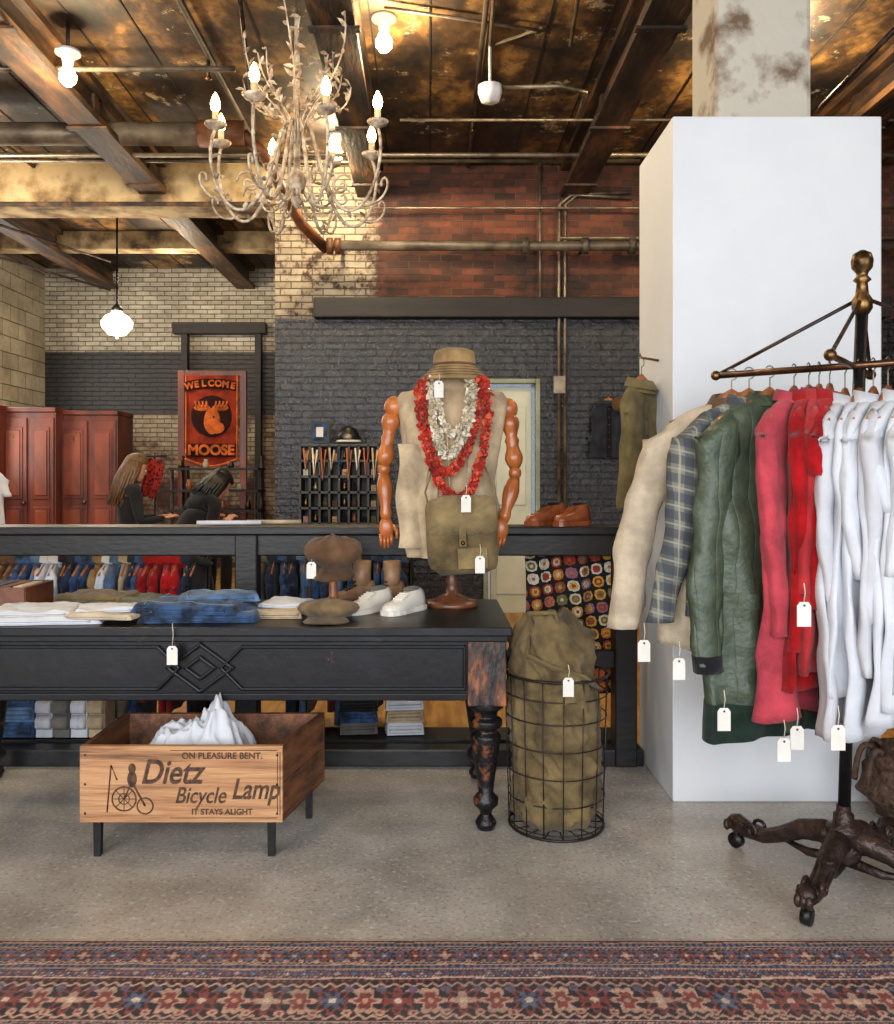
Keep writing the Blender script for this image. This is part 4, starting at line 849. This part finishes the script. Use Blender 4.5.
b=B('vintage_helmet'); c=P(348,434,8.5); b.lathe([(.10,0),(.115,.02),(.11,.09),(.08,.15),(.03,.18),(.001,.185)],(c.x,8.55,zb2+.014),blackpaint,20); b.tube([(c.x+.115*cos(a*pi/12),8.55+.115*sin(a*pi/12),zb2+.04) for a in range(24)],.012,tagm,6,loop=True); b.ell((c.x,8.44,zb2+.08),(.05,.02,.035),conduit); b.build(origin=(c.x,8.55,zb2))
b=B('denim_vest'); garment(b,(X(609,8.85),8.88,Z(402,8.85)),0,fab('dark_denim',(44,50,62),.6),w=.36,L=.58,sl=0,th=.07,seed=41,placket=black_f,hook=.1); b.ell((X(620,8.8),8.82,Z(404,8.8)),.08,brown_f); b.build(origin=(X(609,8.85),8.85,1.7))
b=B('patterned_scarf')
b.grid(lambda u,v:(X(150,9.3)-.12+.24*u*(1-.3*v)+.03*sin(v*4),9.33+.03*sin(u*14),Z(458,9.3)-.42*v-.06*abs(u-.5)),24,14,fab('red_print_cotton',(176,48,40),.35,scale=38,lo=.45,hi=.52))
b.tube([(X(152,9.3),9.38,Z(452,9.3)),(X(152,9.3),9.38,0)],.014,iron,6); b.tube([(X(152,9.3)-.14,9.36,Z(456,9.3)),(X(152,9.3)+.14,9.36,Z(456,9.3))],.012,iron,6); b.box((X(152,9.3),9.38,.015),(.3,.3,.03),iron); b.build(origin=(X(152,9.3),9.38,0))
b=B('white_shirt'); garment(b,(X(-16,9.5),9.5,Z(468,9.5)),.6,whitef,w=.42,L=.8,sl=.25,seed=50); b.tube([(X(-16,9.5),9.5,Z(468,9.5)+.1),(X(-16,9.5),9.52,0)],.015,iron,6); b.box((X(-16,9.5),9.52,.015),(.35,.35,.03),iron); b.build(origin=(X(-16,9.5),9.5,0))
b=B('rolled_posters'); 
for i,(pxa,pxb,m) in enumerate(((200,262,whitef),(206,240,rp),(246,300,cream))): b.tube([(X(pxa,4.42),4.36+.04*i,zt+.015),(X(pxb,4.42),4.40+.03*i,zt+.015)],.011,m,10)
b.build(origin=(X(240,4.4),4.4,zt))
b=B('woven_bag'); wv=mat('woven_brown',(92,64,44),(36,26,22),scale=45,rough=.7,bump=1.0,bscale=60); c=(2.02,3.58)
b.ell((c[0],c[1],.16),(.19,.15,.16),wv,24,jit=.25,k=14); b.lathe([(.15,.2),(.16,.27),(.14,.31),(.13,.27)],(*c,0),wv,24)
for i in range(9): a=i*.7; b.tube(bez([(c[0]+.13*cos(a),c[1]+.1*sin(a),.28),(c[0]+.2*cos(a),c[1]+.15*sin(a),.38),(c[0]+.22*cos(a),c[1]+.15*sin(a),.16)],8),.013,wv,6)
b.build(origin=(*c,0))
# ---------------------------------------------------------------- RUG
rx0,rx1,ry0,ry1=-2.3*S,2.3*S,.3*S,2.63*S
stp=.0042; nx=int((rx1-rx0)/stp); ny=int((ry1-ry0)/stp)
xs=np.linspace(rx0,rx1,nx); ys=np.linspace(ry0,ry1,ny); XX,YY=np.meshgrid(xs,ys)
rng=np.random.RandomState(1)
dX=np.minimum(XX-rx0,rx1-XX); dY=np.minimum(YY-ry0,ry1-YY); E=np.minimum(dX,dY)+.0015*np.sin(XX*23)+.001*np.sin(YY*31); U=np.where(dY<dX,XX+.002*np.sin(YY*40),YY)
def L3(c): return np.array(lin(c)[:3])
navy,redc,tan,blu,crm,dk=L3((36,38,58)),L3((122,56,50)),L3((176,140,122)),L3((78,88,114)),L3((196,174,158)),L3((22,21,32))
col=np.zeros((ny,nx,3)); col[:]=navy
def put(mask,c): col[mask]=c
def band(e0,e1,ground,per,motif,alt,fine=1):
    m=(E>=e0)&(E<e1); put(m,ground); hb=(e1-e0)/2; v=(E-(e0+e1)/2)/hb; u=(((U/per)%1)-.5)*per/hb; r=np.hypot(u,v); th=np.arctan2(v,u)
    idx=np.floor(U/per).astype(int)%3
    vn=np.abs(v-.55*np.sin(U*2*pi/per)); put(m&(vn<.10),alt)
    put(m&(np.abs(np.abs(v)-.82-.08*np.sin(U*2*pi/per*5))<.06),tan)
    put(m&(r<.60+.14*np.cos(8*th)),np.array(motif)); put(m&(r<.44+.12*np.cos(8*th)),ground)
    put(m&(r<.34+.12*np.cos(4*th))&(idx==0),tan); put(m&(r<.34+.12*np.cos(6*th))&(idx==1),blu); put(m&(r<.34+.12*np.cos(4*th))&(idx==2),redc); put(m&(r<.13),crm)
    W=per/hb/2; uu=W-np.abs(u)
    r2=np.hypot(uu,v*.8); t2=np.arctan2(v,uu)
    put(m&(r2<.42+.14*np.cos(5*t2)),alt); put(m&(r2<.28+.08*np.cos(5*t2)),motif); put(m&(r2<.1),tan)
    for sv in(-1,1):
        r3=np.hypot(np.abs(u)-W*.5,v-sv*.6); put(m&(r3<.16),tan if sv>0 else blu); put(m&(r3<.07),redc)
def stripes_(e0,e1,a,b_,per=.012):
    m=(E>=e0)&(E<e1); put(m,a); put(m&(((U/per)%1)<.5),b_)
stripes_(0,.008,dk,redc,.02); put((E>=.008)&(E<.012),tan); stripes_(.012,.026,dk,blu,.016); put((E>=.026)&(E<.030),tan)
band(.030,.105,dk,.078,redc,blu)
put((E>=.105)&(E<.110),tan); stripes_(.110,.124,navy,blu,.018); put((E>=.124)&(E<.129),tan)
band(.129,.165,navy,.042,blu,redc); put((E>=.165)&(E<.170),crm); stripes_(.170,.182,dk,redc,.018)
band(.182,.33,dk,.155,redc,tan)
put((E>=.33)&(E<.335),tan); band(.335,.38,navy,.05,redc,tan); put((E>=.38)&(E<.385),tan)
m=E>=.385; put(m,navy); a=XX/.12; c_=YY/.12; q_=np.hypot((a%1)-.5,(c_%1)-.5); t_=np.arctan2((c_%1)-.5,(a%1)-.5)
put(m&(q_<.36+.08*np.cos(6*t_)),redc); put(m&(q_<.24+.06*np.cos(6*t_)),tan); put(m&(q_<.13),blu)
col*= (.65+.6*rng.rand(ny,nx,1)); col*=(1+.16*np.sin(YY[...,None]*120+np.sin(XX[...,None]*3)*2))
me=bpy.data.meshes.new('oriental_rug'); ZZ=np.full_like(XX,.012)+.002*np.sin(XX*5)*np.sin(YY*7)
co=np.stack([XX,YY,ZZ],-1).reshape(-1,3)
i0=(np.arange(ny-1)[:,None]*nx+np.arange(nx-1)[None]).ravel(); F=np.stack([i0,i0+1,i0+nx+1,i0+nx],-1)
me.vertices.add(len(co)); me.vertices.foreach_set('co',co.ravel()); me.loops.add(F.size); me.loops.foreach_set('vertex_index',F.ravel().astype(np.int32))
me.polygons.add(len(F)); me.polygons.foreach_set('loop_start',np.arange(0,F.size,4,dtype=np.int32)); me.update(calc_edges=True); me.validate()
ca=me.color_attributes.new('weave','FLOAT_COLOR','POINT'); ca.data.foreach_set('color',np.concatenate([col.reshape(-1,3),np.ones((len(co),1))],1).astype(np.float32).ravel())
rm,nt,bs=newmat('rug_wool'); at=N(nt,'ShaderNodeVertexColor'); at.layer_name='weave'; 
tc=N(nt,'ShaderNodeTexCoord'); nz=N(nt,'ShaderNodeTexNoise',Scale=4.0,Detail=8.0,Roughness=.7); nt.links.new(tc.outputs['Object'],nz.inputs['Vector'])
nt.links.new(mixc(nt,math_(nt,'MULTIPLY',gt(nt,nz.outputs['Fac'],.5,.2),.25),at.outputs[0],lin((120,108,108))),bs.inputs['Base Color']); bs.inputs['Roughness'].default_value=.95
n3=N(nt,'ShaderNodeTexNoise',Scale=300.0); nt.links.new(tc.outputs['Object'],n3.inputs['Vector']); bp=N(nt,'ShaderNodeBump',Strength=.5,Distance=.004); nt.links.new(n3.outputs['Fac'],bp.inputs['Height']); nt.links.new(bp.outputs[0],bs.inputs['Normal'])
me.materials.append(rm); ro=bpy.data.objects.new('oriental_rug',me); bpy.context.collection.objects.link(ro)
md=ro.modifiers.new('t','SOLIDIFY'); md.thickness=.009; md.offset=-1
# ---------------------------------------------------------------- PEOPLE (seated at the far desk)
skin=mat('skin',(204,150,120),(186,130,102),scale=10,rough=.5,bump=0)
def person(name,base,yaw,lean,headtilt,hairm,shirtm,longhair):
    root=bpy.data.objects.new(name,None); bpy.context.collection.objects.link(root); root.location=Vector(base)*S; root.rotation_euler=(0,0,yaw)
    sh=.58
    def ln(y,z):
        z-=sh+.1; return (y*cos(lean)+z*sin(lean), z*cos(lean)-y*sin(lean)+sh+.1)
    def U_(x,y,z): yy,zz=ln(y,z); return Vector((x,yy,zz))
    V=[];Ed=[];Rd=[]
    def add(p,r,par=None):
        V.append(p);Rd.append(r); 
        if par is not None: Ed.append((par,len(V)-1))
        return len(V)-1
    pel=add(Vector((0,0,sh+.1)),(.15,.11)); w=add(U_(0,0,sh+.28),(.135,.1),pel); ch=add(U_(0,0,sh+.45),(.165,.11),w); up=add(U_(0,-.01,sh+.56),(.12,.085),ch); nk=add(U_(0,.0,sh+.65),(.052,.052),up)
    hands=[]
    for s_ in(-1,1):
        s0=add(U_(s_*.17,0,sh+.54),(.06,.06),up); e0=add(U_(s_*.22,.06,sh+.27),(.045,.045),s0)
        ep=V[e0]; wp_=Vector((s_*.13,ep.y+.24,max(.88,ep.z-.02))); w0=add(wp_,(.03,.026),e0); hands.append((wp_,(wp_-ep).normalized(),s_))
        h0=add(Vector((s_*.09,.02,sh+.08)),(.09,.085),pel); k0=add(Vector((s_*.11,.42,sh+.04)),(.065,.06),h0); a0=add(Vector((s_*.11,.40,.12)),(.04,.04),k0); f0=add(Vector((s_*.12,.52,.05)),(.04,.03),a0)
    me=bpy.data.meshes.new('body'); me.from_pydata([tuple(v) for v in V],Ed,[]); ob=bpy.data.objects.new('body',me); bpy.context.collection.objects.link(ob); ob.parent=root
    sk=ob.modifiers.new('skin','SKIN'); me.materials.append(shirtm)
    for i,r in enumerate(Rd): me.skin_vertices[0].data[i].radius=r
    me.skin_vertices[0].data[0].use_root=True; sb=ob.modifiers.new('s','SUBSURF'); sb.levels=2; sb.render_levels=2
    sk.use_smooth_shade=True
    b=B('head'); hp=V[nk]/S; T=Matrix.Translation(hp)@Matrix.Rotation(-headtilt,4,'X')@Matrix.Scale(1/S,4)
    b.tube([(0,0,-.05),(0,.005,.05)],.05,skin,14,T=T)
    rings=[]
    for z,hw,yf,yb in((-.0,.02,.075,.02),(.01,.045,.095,-.02),(.04,.06,.1,-.06),(.08,.07,.098,-.085),(.115,.076,.096,-.1),(.15,.076,.098,-.1),(.19,.066,.085,-.09),(.22,.04,.05,-.06),(.232,.01,.01,-.02)):
        rings.append([(hw*cos(a),(yf+yb)/2+(yf-yb)/2*sin(a),z) for a in [2*pi*j/24 for j in range(24)]])
    b.loft(rings,skin,T=T)
    b.spin(T@Vector((0,.092,.125)),T@Vector((0,.104,.082)),[.005,.009,.013,.010],skin,8); b.ell((0,.098,.045),(.024,.008,.008),mat('lips',(176,86,80)),10,T=T)
    for s_ in(-1,1):
        b.ell((s_*.03,.09,.115),(.013,.009,.008),tagm,10,T=T); b.ell((s_*.03,.0965,.115),(.006,.004,.006),black_f,8,T=T); b.ell((s_*.077,-.005,.1),(.01,.02,.03),skin,10,T=T); b.ell((s_*.031,.095,.138),(.02,.006,.004),hairm,8,T=T)
    hr=[]
    for i in range(10):
        t=i/9; el=pi/2*(1-t*1.0)
        row=[]
        for j in range(40):
            a=2*pi*j/40; front=max(0,sin(a)); z=.14+.11*sin(el)
            r=cos(el); row.append(((.085*r)*cos(a)*(1+.02*sin(a*14)),-.005+.11*r*sin(a)*(1-.06*front),z if front<.3 else z+.05*front*(1-sin(el))))
        hr.append(row)
    b.loft(hr,hairm,T=T)
    Lh=.34 if longhair else .16
    for j in range(46):
        a=pi*.93+pi*1.14*j/45
        x=.082*cos(a); y=.1*sin(a)-.005; 
        if y>.035: continue
        sw=.015*sin(j*2.3)
        b.tube([(x*.9,y*.9,.17),(x*1.05,y*1.05,.08),(x*1.15+sw,y*1.1-.01,-.02),(x*1.2+sw*1.5,y*1.05-.015,.1-Lh-.04*sin(j*1.7))],[.016,.018,.017,.006],hairm,6,T=T)
    hd=b.build(); hd.parent=root
    b=B('hands')
    for wp_,d,s_ in hands:
        q=d.to_track_quat('Y','Z').to_matrix().to_4x4(); T=Matrix.Translation(wp_/S)@q@Matrix.Scale(1/S,4)
        b.ell((0,.05,0),(.038,.052,.014),skin,12,T=T)
        for k in range(4):
            x=(k-1.5)*.019; L=(.068,.078,.072,.055)[k]; b.tube([(x,.085,0),(x*1.05,.085+L*.45,.004),(x*1.05,.085+L*.8,-.012),(x,.085+L,-.026)],[.009,.0085,.008,.006],skin,7,T=T)
        b.tube([(-s_*.028,.03,0),(-s_*.055,.06,-.006),(-s_*.058,.09,-.014)],[.011,.01,.007],skin,7,T=T)
    hn=b.build(); hn.parent=root
    b=B('stool'); bx_,by_=base[0],base[1]; k=1/S
    b.lathe([(.001,sh*k-.06),(.17*k,sh*k-.06),(.17*k,sh*k-.02),(.001,sh*k-.02)],(bx_,by_,0),ward,20)
    for i in range(4): a=pi/4+i*pi/2; b.tube([(bx_+.12*cos(a),by_+.12*sin(a),sh*k-.05),(bx_+.2*cos(a),by_+.2*sin(a),0)],.018,ward,8)
    b.build(origin=(bx_,by_,0))
hair1=mat('brown_blonde_hair',(120,88,56),(60,40,28),scale=30,rough=.5,stretch=(4,4,.4)); hair2=mat('black_hair',(24,20,22),(10,9,10),scale=30,rough=.45)
person('seated_woman',(X(126,8.9),8.9,0),-1.0,.08,.35,hair1,fab('charcoal_sweater',(40,40,44),.7),True)
person('seated_person',(X(176,8.0),8.0,0),-.7,.66,.8,hair2,black_f,False)
b=B('writing_desk'); xa,xb=-2.62,-1.75; b.bb(xa,xb,8.42,9.0,.93,.97,ward)
for x_ in(xa+.05,xb-.05):
    for y_ in(8.47,8.95): b.bb(x_-.03,x_+.03,y_-.03,y_+.03,0,.93,ward)
b.box(((xa+xb)/2-.1,8.65,.98),(.35,.25,.02),tagm,(0,0,.2)); b.build(origin=((xa+xb)/2,8.7,0),bevel=.005)
# ---------------------------------------------------------------- LIGHTS
def light(kind,name,loc,e,color,**k):
    l=bpy.data.lights.new(name,kind); l.energy=e; l.color=color
    for a,b_ in k.items():
        if a!='rot': setattr(l,a,b_)
    o=bpy.data.objects.new(name,l); bpy.context.collection.objects.link(o); o.location=Vector(loc)*S
    if 'rot' in k: o.rotation_euler=k['rot']
    return o
for i,xc in enumerate((-3.55,0,3.55)):
    light('AREA','assumed_window_light',(xc,-2.9,2.2),(205,180,110)[i],(.96,.98,1.0),shape='RECTANGLE',size=2.7,size_y=2.7,rot=(math.radians(80),0,0))  # area lights added behind the camera as daylight from assumed, unseen windows
light('AREA','side_fill_light',(-5.9,11.2,2.6),70,(1,.95,.86),shape='RECTANGLE',size=2,size_y=2,rot=(pi/2,0,-pi/2))  # added fill for the back room; the left wall has no window
for l in lamps: light('POINT','lamp_or_fill_glow',l,(30 if l[0]>4 else 72),(1,.78,.48),shadow_soft_size=.06)
light('POINT','pendant_glow',(X(117,10),9.6,Z(322,10)-.1),40,(1,.88,.68),shadow_soft_size=.15)
for l in((-3.5,11.5,4.1),(-4.5,8,4.2)): light('POINT','lamp_or_fill_glow',l,45,(1,.8,.56),shadow_soft_size=.08)  # added fill points without any lamp, brightening the far end
for q_ in bulbs: light('POINT','candle_glow',q_,2.4,(1,.75,.45),shadow_soft_size=.02)
w=bpy.data.worlds.new('World'); bpy.context.scene.world=w; w.use_nodes=True; w.node_tree.nodes['Background'].inputs[0].default_value=(.75,.85,1,1); w.node_tree.nodes['Background'].inputs[1].default_value=1.2
# ---------------------------------------------------------------- CAMERA
cam=bpy.data.cameras.new('camera'); co_=bpy.data.objects.new('camera',cam); bpy.context.collection.objects.link(co_)
co_.location=(0,0,H*S); co_.rotation_euler=(pi/2,0,0); cam.sensor_fit='HORIZONTAL'; cam.sensor_width=36; cam.lens=36*850/894
cam.shift_x=(447-430)/894; cam.shift_y=-35/894; cam.clip_start=.05
sc=bpy.context.scene; sc.camera=co_
sc.view_settings.view_transform='Standard'; sc.view_settings.exposure=.15; sc.view_settings.look='None'
